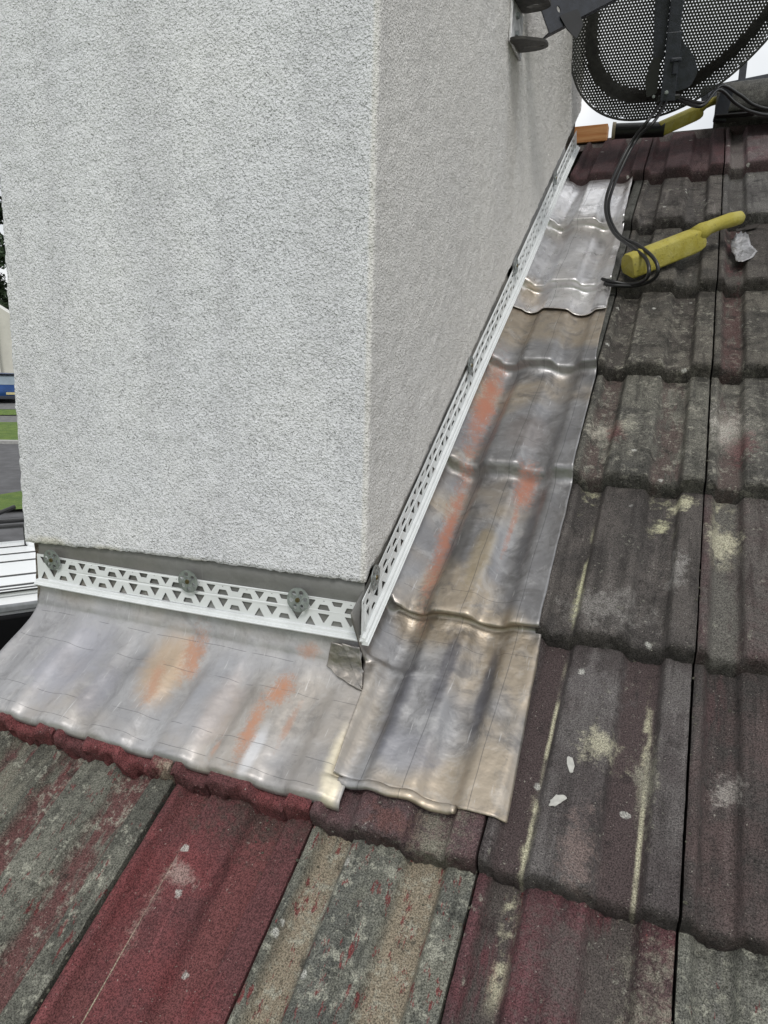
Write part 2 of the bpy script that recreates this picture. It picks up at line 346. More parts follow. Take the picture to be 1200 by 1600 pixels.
# clean maroon top course (r = 6)
CM, CM2 = (.070, .034, .036), (.055, .034, .036)
put_tile(-2, 6, 'maroon top course tile between the chimney and the cables', tm(31, CM, CM2, (.065, .040, .040), .4, .12, dark=.2), 31, .368, nose=.5)
put_tile(-1, 6, 'maroon top course tile below the upper yellow dresser', tm(32, CM, CM2, (.075, .048, .048), .4, .15, dark=.2), 32, .368, nose=.5)
put_tile(0, 6, 'grey top course tile at the right edge below the ridge tile', tm(33, (.12, .1, .1), (.10, .06, .065), (.12, .105, .10), .8, .35, dark=.2), 33, .368, nose=.5)

# ------------------------------------------------------------------ the house that carries the roof
m_roof_wide = tm(40, (.11, .10, .095), (.08, .06, .062), (.10, .07, .07), .5, .3)
m_house_wall = plain('pebble_render', (.62, .6, .55), .9, sc=8, bump=.01)
m_under = plain('roof_felt', (.03, .03, .032), .9)
house = empty('house', (0, 0, -3.7)); tag(house, 'house under the tiled roof and the white chimney', 'house')
hb = Matrix.Translation((0, 0, 3.7))
def field(u0, u1, v0, v1, name='tile_courses'):
    V = []; F = []; us = np.arange(u0, u1 + .0001, .01); vsx = []
    r0 = int(math.floor(v0 / G + 1e-6)); r1 = int(math.ceil(v1 / G - 1e-6))
    for r in range(r0, r1): vsx += [(r * G, 0.), (r * G + .0005, 1), (r * G + G * .5, 1), ((r + 1) * G - .0005, 1)]
    rows = []
    for r in range(r0, r1):
        for v, d in ((r * G, -TH), (r * G + .001, 0.), (r * G + G * .5, -TH * .5), ((r + 1) * G - .001, -TH)):
            rows.append((v, d))
    for v, d in rows:
        for u in us: V.append((u, v, prof(u / W) + d - (.004 if abs((u / W) % 1) < .01 else 0)))
    n_ = len(us)
    for j in range(len(rows) - 1):
        for i in range(n_ - 1): F.append((j * n_ + i, j * n_ + i + 1, (j + 1) * n_ + i + 1, (j + 1) * n_ + i))
    return mesh_obj(name, V, F, m_roof_wide, house, mw=hb @ ROOF)
field(.2, 4.2, -3 * G, 7 * G); field(-1.0, .2, -3 * G, -1 * G)
# felt / batten deck under the tiles, broken round the chimney
bm = bmesh.new()
for (u0, u1, v0, v1) in ((-1.0, 4.2, -.95, .19), (-.405, 4.2, .19, 2.235)):
    bx(bm, ((u0 + u1) / 2, (v0 + v1) / 2, -TH - .052), (u1 - u0, v1 - v0 - .002, .03))
bm_obj('roof_deck', bm, m_under, house, mw=hb @ ROOF)
ry = r2w(0, 2.24, -.03)
bm = bmesh.new()                                      # back slope beyond the ridge
mb = Matrix.Translation((0, ry.y, ry.z)) @ Matrix.Rotation(-T, 4, 'X')
vs_ = bx(bm, (1.6, 1.7, -.03), (5.2, 3.4, .05)); bmesh.ops.transform(bm, matrix=mb, verts=vs_)
bm_obj('back_slope', bm, m_roof_wide, house, mw=hb)
bm = bmesh.new()                                      # gable wall, eaves wall
prism(bm, [(-.72, -3.7), (-.72, -.60), (1.83, 1.19), (4.4, -.62), (4.4, -3.7)], -.1, 0, Matrix.Translation((-.93, 0, 0)) @ Matrix(((0, 0, 1, 0), (1, 0, 0, 0), (0, 1, 0, 0), (0, 0, 0, 1))))
bx(bm, (1.6, -.67, -2.15), (5.0, .1, 3.1)); bx(bm, (4.15, 1.8, -2.1), (.1, 5.0, 3.2))
bm_obj('wall', bm, m_house_wall, house, mw=hb)
bm = bmesh.new()
g0 = [(math.cos(a) * .055, math.sin(a) * .055) for a in np.linspace(math.pi, 2 * math.pi, 12)]; g1 = [(x * .93, y * .93) for x, y in g0[::-1]]
prism(bm, g0 + g1, -1.0, 4.2, Matrix.Translation((0, -.86, -.58)) @ Matrix(((0, 0, 1, 0), (1, 0, 0, 0), (0, 1, 0, 0), (0, 0, 0, 1))))
bm_obj('gutter', bm, plain('gutter_black', (.02, .02, .02), .4), house, mw=hb)

# ------------------------------------------------------------------ chimney
def render_mat():
    n = NT('roughcast_render')
    big = n.noise(2.2, 4, .6); mid = n.noise(11, 4, .6)
    c = n.mix(n.ss(big, .35, .65), (.68, .69, .725), (.735, .74, .76))
    g = n.noise(300, 3, .6); v = n.vor(400); v2 = n.vor(230); g2 = n.noise(150, 3, .6)
    gp = n.noise(460, 2, .5); pits = n.ss(n.add(n.add(n.mul(gp, .8), n.mul(g2, .2)), n.mul(n.add(mid, -.5), .12)), .435, .375)
    c = n.mix(n.mul(pits, .62), c, (.17, .17, .18))
    x, y, z = n.xyz()
    # grime: faint runs low on the front, dark runs below the bracket on the side
    runs = n.noise(1., 4, .6, n.mp(scale=(14, 14, 1.3)))
    c = n.mix(n.mul(n.ss(runs, .45, .72), .30), c, (.44, .44, .47)); c = n.mix(n.mul(n.ss(n.noise(3.5, 5, .6, n.mp(loc=(3, 1, 0))), .5, .7), .25), c, (.50, .50, .53))
    c = n.mix(n.mul(n.ss(n.add(z, n.mul(mid, .01)), .236, .226), n.mul(n.ss(n.noise(14, 3), .42, .6), .5)), c, (.60, .56, .42))
    yb = n.band(y, .80, .885, .03)
    c = n.mix(n.mul(n.mul(yb, n.ss(z, 1.13, 1.10)), n.mul(n.ss(z, .70, 1.13), n.ss(runs, .3, .6, .35, .62))), c, (.16, .155, .15))
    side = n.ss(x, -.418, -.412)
    c = n.mix(n.mul(side, n.ss(y, .1, 1.6, .35, .45)), c, (.72, .67, .58))  # side face toned apart from the front, its light put into the colour
    h = n.add(n.add(n.mul(n.ss(v, .0, .7), -.55), n.mul(n.ss(v2, .0, .7), -.5)), n.add(n.mul(n.ss(g, .30, .5), .7), n.mul(g2, .7)))
    b = n.bump(h, .0012, 1.)
    return n.fin(c, .95, 0., b, .15)
m_render = render_mat()
def brick_mat():
    n = NT('old_mortar_brick'); A = n.noise(60, 5, .7); B = n.noise(300, 3, .7)
    c = n.mix(n.ss(A, .4, .62), (.10, .07, .05), (.27, .25, .21)); c = n.mix(n.mul(n.ss(B, .4, .6), .5), c, (.05, .04, .03))
    return n.fin(c, .95, 0., n.bump(n.add(A, B), .006), .2)
chim = empty('chimney', (-.71, .94, .5)); tag(chim, 'off white roughcast rendered chimney stack rising through the roof', 'chimney')
CI = Matrix.Translation((.71, -.94, -.5))
bm = bmesh.new(); vs_ = bx(bm, (-.7155, .94, .3), (.589, 1.52, 2.6))
bmesh.ops.subdivide_edges(bm, edges=[e for e in bm.edges if abs(e.verts[0].co.z - e.verts[1].co.z) > 1], cuts=250)
for v in bm.verts:
    n_ = mnoise.noise(v.co * 45) * .0035 + mnoise.noise(v.co * 140) * .0015
    if v.co.x < -.9: v.co.x += n_ - .003
bm_obj('brick_core', bm, brick_mat(), chim, mw=CI)
# rendered coat: ring of four faces with rounded corners and ragged lower edge
X0, X1, Y0, Y1 = -1.021, -.408, .168, 1.71
ring = []
def seg(p, q, n_):
    for i in range(n_): ring.append((p[0] + (q[0] - p[0]) * i / n_, p[1] + (q[1] - p[1]) * i / n_))
rc = .004
seg((X0 + rc, Y0), (X1 - rc, Y0), 125); 
for a in (-90, -60, -30): ring.append((X1 - rc + rc * math.cos(R_(a)), Y0 + rc + rc * math.sin(R_(a))))
seg((X1, Y0 + rc), (X1, Y1 - rc), 250)
for a in (0, 45): ring.append((X1 - rc + rc * math.cos(R_(a)), Y1 - rc + rc * math.sin(R_(a))))
seg((X1 - rc, Y1), (X0 + rc, Y1), 20); seg((X0, Y1 - rc), (X0, Y0 + rc), 60)
for a in (180, 210, 240): ring.append((X0 + rc + rc * math.cos(R_(a)), Y0 + rc + rc * math.sin(R_(a))))
def zbot(x, y):
    if abs(y - Y0) < .006: z = .2126 + (x - X0) / (X1 - X0) * .0186 + .003 * math.sin((x + 1) * 7)
    elif x > X1 - .006: z = .2312 + (y - Y0) * .7035 - .013 * min(1., (y - Y0) / .1)
    elif abs(y - Y1) < .006: z = 1.30
    else: z = .2126 + (y - Y0) * .7035
    return z + .0022 * mnoise.noise(Vector((x * 30, y * 30, 0))) + .0022 * mnoise.noise(Vector((x * 120, y * 120, 3)))
V = []; F = []; NR = len(ring); NZ = 190; ZT = 1.9
cxy = ((X0 + X1) / 2, (Y0 + Y1) / 2)
for j in range(-2, NZ + 2):
    for (x, y) in ring:
        zb = zbot(x, y)
        if j < 0: z = zb + (.0 if j == -2 else -.0005)
        elif j <= NZ - 4: z = zb + (1.45 - zb) * (j / (NZ - 4)) if True else 0
        else: z = 1.45 + (ZT - 1.45) * (j - (NZ - 4)) / 5
        q = Vector((x, y, z)); d = .0010 * mnoise.noise(q * 130) + .0012 * mnoise.noise(q * 55) + .0007 * mnoise.noise(q * 320)
        nx_ = 0; ny_ = 0
        if abs(y - Y0) < .005: ny_ = -1
        if abs(x - X1) < .005: nx_ = 1
        if abs(y - Y1) < .005: ny_ = 1
        if abs(x - X0) < .005: nx_ = -1
        if j == -2: xx, yy = x - nx_ * .011, y - ny_ * .011
        elif j == -1: xx, yy = x - nx_ * .002, y - ny_ * .002
        else: xx, yy = x + nx_ * d, y + ny_ * d
        V.append((xx, yy, z))
for j in range(NZ + 3):
    for i in range(NR): F.append((j * NR + i, j * NR + (i + 1) % NR, (j + 1) * NR + (i + 1) % NR, (j + 1) * NR + i))
F.append(tuple((NZ + 3) * NR + i for i in range(NR)))
mesh_obj('render_coat', V, F, m_render, chim, mw=CI)
bm = bmesh.new(); bx(bm, (-.7145, .94, 1.94), (.68, 1.62, .08), .006); bm_obj('cap', bm, plain('cap_concrete', (.4, .4, .38), .9, bump=.003), chim, mw=CI)

# ------------------------------------------------------------------ lead
def lead_mat(warm, seed, streaks=(), lines_u=(), lines_v=(), bright=1., patch=(), bmp=.0016, ro=0., dk=.42, met=.84, ocol=(.42, .22, .14)):
    n = NT('dressed_lead'); P = n.mp(loc=(seed, seed * 2, 0)); x, y, z = n.xyz()
    A = n.noise(7, 4, .6, P, .6); B = n.noise(24, 5, .65, P, 1.2); Cn = n.noise(90, 4, .7, P)
    base = (.51 * bright, .505 * bright, .515 * bright)
    c = n.mix(n.ss(A, .35, .65), base, (.38 * bright, .375 * bright, .385 * bright))
    c = n.mix(n.mul(n.ss(n.noise(5, 3, .5, n.mp(P, loc=(4, 0, 0))), .46, .62), warm), c, (.47, .385, .28))
    c = n.mix(n.mul(n.ss(B, .5, .66), .22), c, (.60, .60, .60)); c = n.mix(n.mul(n.ss(n.noise(60, 6, .75, n.mp(P, loc=(2, 5, 0), scale=(1, .35, 1))), .52, .66), .32), c, (.24, .235, .23))
    c = n.mix(n.mul(n.ss(n.noise(16, 5, .7, n.mp(P, loc=(8, 1, 0)), 1.), .50, .66), dk), c, (.17, .165, .165))
    for (pu, pv, ru, rv, rot, pc, amt) in patch:
        d = n.N('ShaderNodeVectorMath'); d.operation = 'LENGTH'
        a = n.mp(loc=(-pu, -pv, 0)); a = n.mp(a, rot=(0, 0, rot)); a = n.mp(a, scale=(1 / ru, 1 / rv, 0)); n.L(a, d.inputs[0])
        f = n.ss(n.add(d.outputs['Value'], n.mul(n.add(B, -.5), .9)), 1.1, .35)
        c = n.mix(n.mul(f, amt), c, pc)
    om = None
    for (pu, pv, ru, rv, rot, amt) in streaks:
        d = n.N('ShaderNodeVectorMath'); d.operation = 'LENGTH'
        a = n.mp(loc=(-pu, -pv, 0)); a = n.mp(a, rot=(0, 0, rot)); a = n.mp(a, scale=(1 / ru, 1 / rv, 0)); n.L(a, d.inputs[0])
        gr = n.noise(240, 4, .75, P)
        f = n.ss(n.add(d.outputs['Value'], n.add(n.mul(n.add(B, -.5), 1.7), n.mul(n.add(gr, -.5), 1.6))), 1.15, .05)
        f = n.mul(f, amt); c = n.mix(f, c, ocol); om = f if om is None else n.ma('MAXIMUM', om, f)
    lines = None
    wob = n.mul(n.add(n.noise(6, 2), -.5), .012)
    for u in lines_u:
        f = n.ss(n.ma('ABSOLUTE', n.ma('SUBTRACT', n.add(x, wob), u)), .00075, .00035); lines = f if lines is None else n.ma('MAXIMUM', lines, f)
    for v in lines_v:
        f = n.mul(n.ss(n.ma('ABSOLUTE', n.ma('SUBTRACT', n.add(y, wob), v)), .0006, .0003), n.ss(n.noise(30, 2), .42, .5)); lines = f if lines is None else n.ma('MAXIMUM', lines, f)
    if lines is not None: c = n.mix(n.mul(lines, .55), c, (.10, .10, .105))
    # scratches from dressing
    sc = n.noise(1., 3, .6, n.mp(P, scale=(260, 22, 1), rot=(0, 0, .5))); sc2 = n.noise(1., 3, .6, n.mp(P, scale=(30, 340, 1), rot=(0, 0, .12)))
    c = n.mix(n.mul(n.ss(sc, .64, .72), .45), c, (.72, .72, .72)); c = n.mix(n.mul(n.ss(sc2, .66, .72), .3), c, (.22, .22, .23))
    rough = n.add(n.ss(B, .3, .7, .34, .46), n.ss(Cn, .35, .7, ro, .10 + ro))
    if om is not None: rough = n.add(rough, n.mul(om, .5))
    up_shade = n.ss(z, .022, .040)
    c = n.mix(n.mul(up_shade, .8), c, (.19, .19, .18)); rough = n.add(rough, n.mul(up_shade, .15))  # upstand darkened: shade under the render edge painted into the lead colour
    metal = met if om is None else n.ma('SUBTRACT', met, n.mul(om, met - .05))
    h = n.add(n.add(n.mul(n.noise(34, 3, .5, P), 1.2), n.mul(Cn, .12)), n.add(n.mul(sc, .05), n.mul(sc2, .05)))
    return n.fin(c, rough, metal, n.bump(h, bmp, .9), .5)

def gblur(A, s, axis):
    k = int(3 * s) + 1; w = np.exp(-.5 * (np.arange(-k, k + 1) / s) ** 2); w /= w.sum()
    Pd = [(0, 0), (0, 0)]; Pd[axis] = (k, k); B = np.pad(A, Pd, mode='edge'); out = np.zeros_like(A)
    for i, ww in enumerate(w):
        out += ww * (B[i:i + A.shape[0], :] if axis == 0 else B[:, i:i + A.shape[1]])
    return out
HS = .0025; HU0, HU1, HV0, HV1 = -1.1, -.1, -.05, 2.1
hu = np.arange(HU0, HU1, HS); hv = np.arange(HV0, HV1, HS)
pr = np.array([prof(u / W) for u in hu]); rr_ = np.minimum(np.floor(hv / G + 1e-9), 5); ramp = -(hv - rr_ * G) * TH / G
H0 = ramp[:, None] + pr[None, :]
HB = gblur(gblur(H0, 3.6, 0), 4.6, 1); HM = np.maximum(HB, H0); HM = gblur(gblur(HM, 1.1, 0), 1.4, 1) + .0032
def hlead(u, v):
    a = (u - HU0) / HS; b = (v - HV0) / HS; i = int(max(0, min(len(hu) - 2, a))); j = int(max(0, min(len(hv) - 2, b))); a -= i; b -= j
    return (HM[j, i] * (1 - a) + HM[j, i + 1] * a) * (1 - b) + (HM[j + 1, i] * (1 - a) + HM[j + 1, i + 1] * a) * b
def dent(u, v, s=0., amp=1.):
    q = Vector((u, v, s)); return amp * (.0011 * mnoise.noise(q * 20) + .0003 * mnoise.noise(q * 60))
WX = -.4155      # lead face on the side wall
WY = .1765       # lead face on the front wall
VC = (WY / CT)   # roof v of the front crease (on the w=0 plane)
def solid(o, t=.0018):
    m = o.modifiers.new('thickness', 'SOLIDIFY'); m.thickness = t; m.offset = 1; return o
def grid_faces(n_, m): return [(j * n_ + i, j * n_ + i + 1, (j + 1) * n_ + i + 1, (j + 1) * n_ + i) for j in range(m - 1) for i in range(n_ - 1)]
# side sheets: columns across (wall upstand -> crease -> free edge)
UPS = [(.0, .098), (.0, .06), (.0, .034), (.0008, .024), (.003, .0155), (.007, .009), (.012, .0048), (.018, .002), (.026, .0006)]
ULF = None
OVH = {1: .0100, 2: .0, 3: .004, 4: .007, 5: .007}
def side_sheet(name, edge, v0, v1, mat, root, lift=0., wav=1., bottom=None, step=.0035, uplift=0.):
    V = []; vsx = list(np.arange(v0, v1, step)); ncol = 64
    for v in vsx:
        e = edge(v); row = []
        kk = min(1., max(0., (v - (VC - .004)) / .012)); kk = kk * kk * (3 - 2 * kk); ul = ULF(v)
        for q_, (dx, dh) in enumerate(UPS):
            uf = ul + (WX + .034 - ul) * q_ / len(UPS)
            row.append((uf * (1 - kk) + (WX + .0012 + dx) * kk, dh * kk))
        us = [WX + .034 + (e - WX - .034) * i / ncol for i in range(ncol + 1)]
        for u in us: row.append((u, 0.))
        for (u, dh) in row:
            vv = v
            if bottom: vv = v + bottom(u) * max(0, 1 - (v - v0) / .05)
            hh = hlead(max(u, WX + .02) if v > VC - .03 else u, vv)
            fz = max(0., 1 - (e - u) / .02)
            dd = dent(u, vv, lift * 30) if dh < .02 else 0
            lap = (1 - kk) * min(1., max(0., (-.325 - u) / .035)) * .0068
            nn_ = round(vv / G); tt = (vv - nn_ * G) / .0062
            if 1 <= nn_ <= 5 and dh < .003 and abs(tt) < 4: vv = vv - OVH[nn_] * tt * math.exp(.5 - .5 * tt * tt)
            w = hh + dh + dd + lap + lift + fz ** 2 * wav * .0025 * (1 + mnoise.noise(Vector((vv * 25, lift, 1))))
            bl = max(0., 1 - (v - v0) / .02); w += uplift * bl * bl
            uu = u + (fz > .98) * .0012 * mnoise.noise(Vector((vv * 18, 2, 2)))
            V.append((uu, vv, w))
    n_ = len(UPS) + ncol + 1
    o = mesh_obj(name, V, grid_faces(n_, len(vsx)), mat, root, mw=ROOT_I(root) @ ROOF); solid(o); return o
def ROOT_I(r): return Matrix.Translation(-Vector(r.location)) if r is not None else Matrix.Identity(4)
def pw(pts):
    def f(v):
        if v <= pts[0][0]: return pts[0][1]
        for (a, ea), (b, eb) in zip(pts, pts[1:]):
            if v <= b: return ea + (eb - ea) * (v - a) / (b - a)
        return pts[-1][1]
    return f
ULF = pw([(.036, -.387), (.17, -.3966), (.20, -.408), (.22, -.414)])
edge_fn = pw([(.04, -.178), (.30, -.189), (.33, -.192), (.62, -.196), (.68, -.198), (.93, -.200), (.96, -.205), (1.2, -.210), (1.5, -.216), (1.9, -.228)])
OR = (.46, .17, .08)
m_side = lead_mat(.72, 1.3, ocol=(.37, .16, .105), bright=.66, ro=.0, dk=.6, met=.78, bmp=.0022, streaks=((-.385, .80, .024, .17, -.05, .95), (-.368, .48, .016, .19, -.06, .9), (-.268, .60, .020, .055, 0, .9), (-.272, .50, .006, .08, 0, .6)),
                  lines_u=(-.300, -.222, -.352), lines_v=(.27, .345, .70, .97), patch=((-.31, .10, .05, .04, 0, (.30, .30, .335), .5), (-.30, .23, .014, .08, 0, (.13, .13, .15), .7), (-.243, .21, .012, .10, 0, (.12, .12, .14), .75), (-.345, .16, .014, .10, 0, (.14, .14, .16), .7), (-.335, .45, .012, .12, 0, (.12, .115, .11), .65), (-.245, .48, .012, .10, 0, (.14, .14, .15), .6), (-.30, .42, .02, .09, 0, (.52, .41, .24), .5), (-.29, .72, .05, .07, 0, (.26, .22, .2), .45), (-.40, .12, .05, .12, 0, (.5, .43, .34), .5)))  # narrow dark patches paint the dark reflections beside the rolls; others are stains
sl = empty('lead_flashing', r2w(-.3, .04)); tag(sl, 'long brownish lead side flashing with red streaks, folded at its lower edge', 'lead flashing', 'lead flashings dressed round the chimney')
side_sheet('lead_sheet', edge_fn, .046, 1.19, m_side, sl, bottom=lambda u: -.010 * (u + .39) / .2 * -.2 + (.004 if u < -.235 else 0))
# rolled lower hem of the sheet
bm = bmesh.new(); P = []; rr2 = []
for i in range(46):
    u = -.381 + i * (.381 - .236) / 45; v = .0455 + .002 * mnoise.noise(Vector((u * 40, 0, 0)))
    P.append(Vector((u, v, hlead(u, v) + .0055 + dent(u, v)))); rr2.append(.0050 + .0006 * mnoise.noise(Vector((u * 60, 1, 0))) - .0022 * (i < 2) - .001 * (i > 43))
tube(bm, P, rr2, 12)
bmesh.ops.scale(bm, vec=(1, 1.25, .8), verts=bm.verts, space=Matrix.Translation((0, -.0455, 0)))
bm_obj('rolled_hem', bm, m_side, sl, smooth=True, mw=ROOT_I(sl) @ ROOF)
# folded corner wrapping onto the apron
HA = gblur(HM, 3.0, 1)
def hap(u, v): return float(HA[int((v - HV0) / HS), int((u - HU0) / HS)]) + .001
def apron_h(u, s):                      # height of the apron s metres out from the foot of its fillet
    k = min(1., s / .08); k = k * k * (3 - 2 * k)
    a_ = hlead(u, VC - .014 - s); top_ = -(VC - .014 - s) * TH / G + .0035; a_ = a_ * .58 + top_ * .42
    return a_ * k + (-.0105) * (1 - k) + .007 * math.exp(-s / .009)
bm = bmesh.new()
cor = [(-.452, .180), (-.458, .188), (-.444, .178), (-.42, .171), (-.3975, .1655), (-.3985, .20), (-.400, .2235), (-.425, .2235), (-.45, .2235)]
def corner_piece(poly, lift, seed):
    V = []; F = []; N = 26
    (a, b, c, d) = poly   # bl, br, tr, tl in (u,v)
    for j in range(N):
        for i in range(N):
            s, t = i / (N - 1), j / (N - 1)
            p = (Vector(a) * (1 - s) + Vector(b) * s) * (1 - t) + (Vector(d) * (1 - s) + Vector(c) * s) * t
            sag = (-.003 * math.sin(s * math.pi) + .0015 * mnoise.noise(Vector((s * 5, seed, 0)))) * (1 - t)
            u, v = p.x, p.y + sag
            # climb the wall as v nears the crease
            dv = max(0., v - (VC - .034)); up = dv * dv / .034 * .75
            V.append((u, v, apron_h(u, max(0., VC - .014 - v)) + up + lift + .0016 * mnoise.noise(Vector((u * 70, v * 70, seed)))))
    return V, grid_faces(N, N)
V, F = corner_piece(((-.457, .190), (-.3965, .1665), (-.4115, .2125), (-.452, .2125)), .0050, 1)
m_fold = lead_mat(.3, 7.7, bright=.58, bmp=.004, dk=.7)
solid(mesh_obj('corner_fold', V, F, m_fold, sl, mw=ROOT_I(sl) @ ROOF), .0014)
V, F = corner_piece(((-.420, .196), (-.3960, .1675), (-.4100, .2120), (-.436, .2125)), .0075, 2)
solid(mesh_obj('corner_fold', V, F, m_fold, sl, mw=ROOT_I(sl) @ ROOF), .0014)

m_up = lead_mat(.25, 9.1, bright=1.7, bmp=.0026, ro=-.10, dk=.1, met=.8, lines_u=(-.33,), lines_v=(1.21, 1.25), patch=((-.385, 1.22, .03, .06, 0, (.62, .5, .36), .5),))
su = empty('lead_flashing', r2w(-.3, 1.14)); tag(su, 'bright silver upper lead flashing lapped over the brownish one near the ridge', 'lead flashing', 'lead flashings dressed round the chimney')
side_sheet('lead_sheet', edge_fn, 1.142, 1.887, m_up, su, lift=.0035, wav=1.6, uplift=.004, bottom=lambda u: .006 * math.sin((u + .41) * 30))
# turned tab at its lower right corner
V = []; N = 14
for j in range(N):
    for i in range(N):
        u = -.240 + .027 * i / (N - 1); v = 1.146 + (.085 + .004 * math.sin(i)) * j / (N - 1)
        V.append((u, v, hlead(u, v) + .0085 + dent(u, v, 5) + .0012 * mnoise.noise(Vector((u * 150, v * 90, 8)))))
solid(mesh_obj('turned_tab', V, grid_faces(N, N), lead_mat(.1, 4.4, bright=1.35), su, mw=ROOT_I(su) @ ROOF))

# front apron
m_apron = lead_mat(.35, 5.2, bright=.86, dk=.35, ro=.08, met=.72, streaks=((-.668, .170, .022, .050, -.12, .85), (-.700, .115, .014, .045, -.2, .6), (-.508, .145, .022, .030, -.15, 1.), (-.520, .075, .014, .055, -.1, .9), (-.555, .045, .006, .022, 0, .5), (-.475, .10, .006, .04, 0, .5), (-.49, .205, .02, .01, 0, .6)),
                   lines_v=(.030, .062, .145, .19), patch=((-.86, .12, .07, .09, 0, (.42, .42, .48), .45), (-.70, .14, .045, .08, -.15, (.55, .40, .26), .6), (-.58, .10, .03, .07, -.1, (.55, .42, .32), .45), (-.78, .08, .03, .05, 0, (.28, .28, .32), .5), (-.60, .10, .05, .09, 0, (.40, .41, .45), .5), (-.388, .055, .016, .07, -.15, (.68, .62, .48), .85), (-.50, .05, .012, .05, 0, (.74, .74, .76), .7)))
ap = empty('lead_flashing', r2w(-.68, .02)); tag(ap, 'pale bluish grey lead apron flashing in front of the chimney with orange chalky marks', 'lead flashing', 'lead flashings dressed round the chimney')
V = []; us = np.arange(-1.0, -.3899, .004)
ups = [.120, .085, .060, .045, .036, .028, .022, .017, .0125, .0085, .005, .002]
ds = list(np.linspace(.0005, .2045, 74)); AP = ups + ds
hcr = {}
for k, s in enumerate(AP):
    for u in us:
        wv = .0015 * mnoise.noise(Vector((u * 12, 0, 0)))
        if k < len(ups):            # up the wall
            soft = math.exp(-s / .010)
            y = WY - .0006 - .010 * soft - (.0004 * (1 + mnoise.noise(Vector((u * 20, s * 20, 3)))))
            h0 = apron_h(u, 0.)
            z = r2w(u, VC - .014 * soft, h0).z + s
            u2 = -.996 + (-.4115 + .996) * (u - us[0]) / (us[-1] - us[0])
            V.append((u2, y, z))
        else:
            frac = s / .2045
            ru = -.4115 + .038 * min(1, frac / .2) + .005 * frac                       # right edge runs out a little
            lu = -.996 + .004 * frac
            uu = lu + (ru - lu) * (u - us[0]) / (us[-1] - us[0])
            v = VC - .014 - s * (VC - .014 - .0135 + wv) / .2045 + (.003 * (uu + .4) * frac)
            ov_ = min(1., max(0., (uu + .400) / .012)); h = apron_h(uu, s) + dent(uu, v, 3, .9) - .0045 * ov_ * ov_ * (3 - 2 * ov_) * (1 if v > .045 else 0) - (.0015 if v < .02 else 0)
            # drawn creases from the dresser near the left
            for (cu, cv) in ((-.905, .1), (-.83, .1), (-.945, .1)):
                h -= .0022 * math.exp(-((uu - cu - (v - .1) * -.05) / .004) ** 2) * (1 - math.exp(-s / .05))
            V.append(tuple(r2w(uu, v, h)))
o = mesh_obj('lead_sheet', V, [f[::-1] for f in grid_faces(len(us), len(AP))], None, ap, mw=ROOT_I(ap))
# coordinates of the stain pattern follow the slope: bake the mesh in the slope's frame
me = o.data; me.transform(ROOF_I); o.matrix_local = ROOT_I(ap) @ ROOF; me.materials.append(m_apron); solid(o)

# ------------------------------------------------------------------ render stop beads
m_pvc = plain('white_pvc', (.66, .68, .69), .38, 0, .04, 30)
def tri(x, y0, y1, w, up): return [(x - w / 2, y0), (x + w / 2, y0), (x, y1)] if up else [(x - w / 2, y1), (x, y0), (x + w / 2, y1)]
def trap(x, y0, y1, wb, wt_): return [(x - wb / 2, y0), (x + wb / 2, y0), (x + wt_ / 2, y1), (x - wt_ / 2, y1)]
def bead_sheet(Lb, off, H=.050, pitch=.0205):
    n_ = int(Lb / .01)
    outer = [(Lb * i / n_, .006) for i in range(n_ + 1)] + [(Lb * (n_ - i) / n_, H) for i in range(n_ + 1)]
    loops = [outer]; k = 0; x = off
    mm = lambda a: H - a / 1000.
    while x < Lb - .010:
        q = k % 4; rs = []
        if x > .010:
            if q == 0: rs = [tri(x, mm(41), mm(27.5), .0165, True), tri(x, mm(15.5), mm(4), .0165, False)]
            elif q == 2: rs = [trap(x, mm(38), mm(30.5), .0185, .012), trap(x, mm(10), mm(3.2), .011, .0175)]
            else: rs = [tri(x, mm(36.5), mm(22.5), .0185, False), trap(x, mm(17.5), mm(9.5), .0195, .012), circ(x, mm(4.6), .001, 8)]
            for r in rs: loops.append(rounded(r, .0012, 2) if len(r) < 8 else r)
        x += pitch; k += 1
    return perforated(loops, .0012)
def lip_mesh(Lb, n_=60):
    """protruding stop lip at the bottom of the bead, local (s, h, out)"""
    sec = [(.0, .0006), (.0, .0105), (.0016, .0112), (.0016, .0098), (.0040, .0090), (.0042, .0062), (.0078, .0055), (.0082, .0006)]
    V = []; F = []
    for i in range(n_ + 1):
        for (h, o_) in sec: V.append((Lb * i / n_, h, o_))
    m = len(sec)
    for i in range(n_):
        for k in range(m): F.append((i * m + k, (i + 1) * m + k, (i + 1) * m + (k + 1) % m, i * m + (k + 1) % m))
    F.append(tuple(range(m))[::-1]); F.append(tuple(n_ * m + k for k in range(m)))
    return V, F
def bead(name, label, Lb, fmap, off, loc):
    root = empty(name, loc); tag(root, label, 'render bead', 'white perforated render stop beads')
    V, F = bead_sheet(Lb, off); V = [fmap(v.x, v.y, v.z) for v in V]
    mesh_obj('perforated_flange', V, F, m_pvc, root, smooth=False, mw=ROOT_I(root))
    V, F = lip_mesh(Lb); V = [fmap(*v) for v in V]
    mesh_obj('stop_lip', V, F, m_pvc, root, smooth=False, mw=ROOT_I(root))
    return root
LF = .5905
def f_front(s, h, o_):
    t = s / LF; z0 = .1445 + .0035 * t - .0015 * math.sin(t * math.pi)
    return Vector((-.9975 + s, .1712 - o_ - .001 * math.sin(s * 9), z0 + h))
bead('render_bead', 'white perforated plastic bead across the front of the chimney', LF, f_front, .0145, f_front(LF / 2, 0, 0))
LS = 1.845
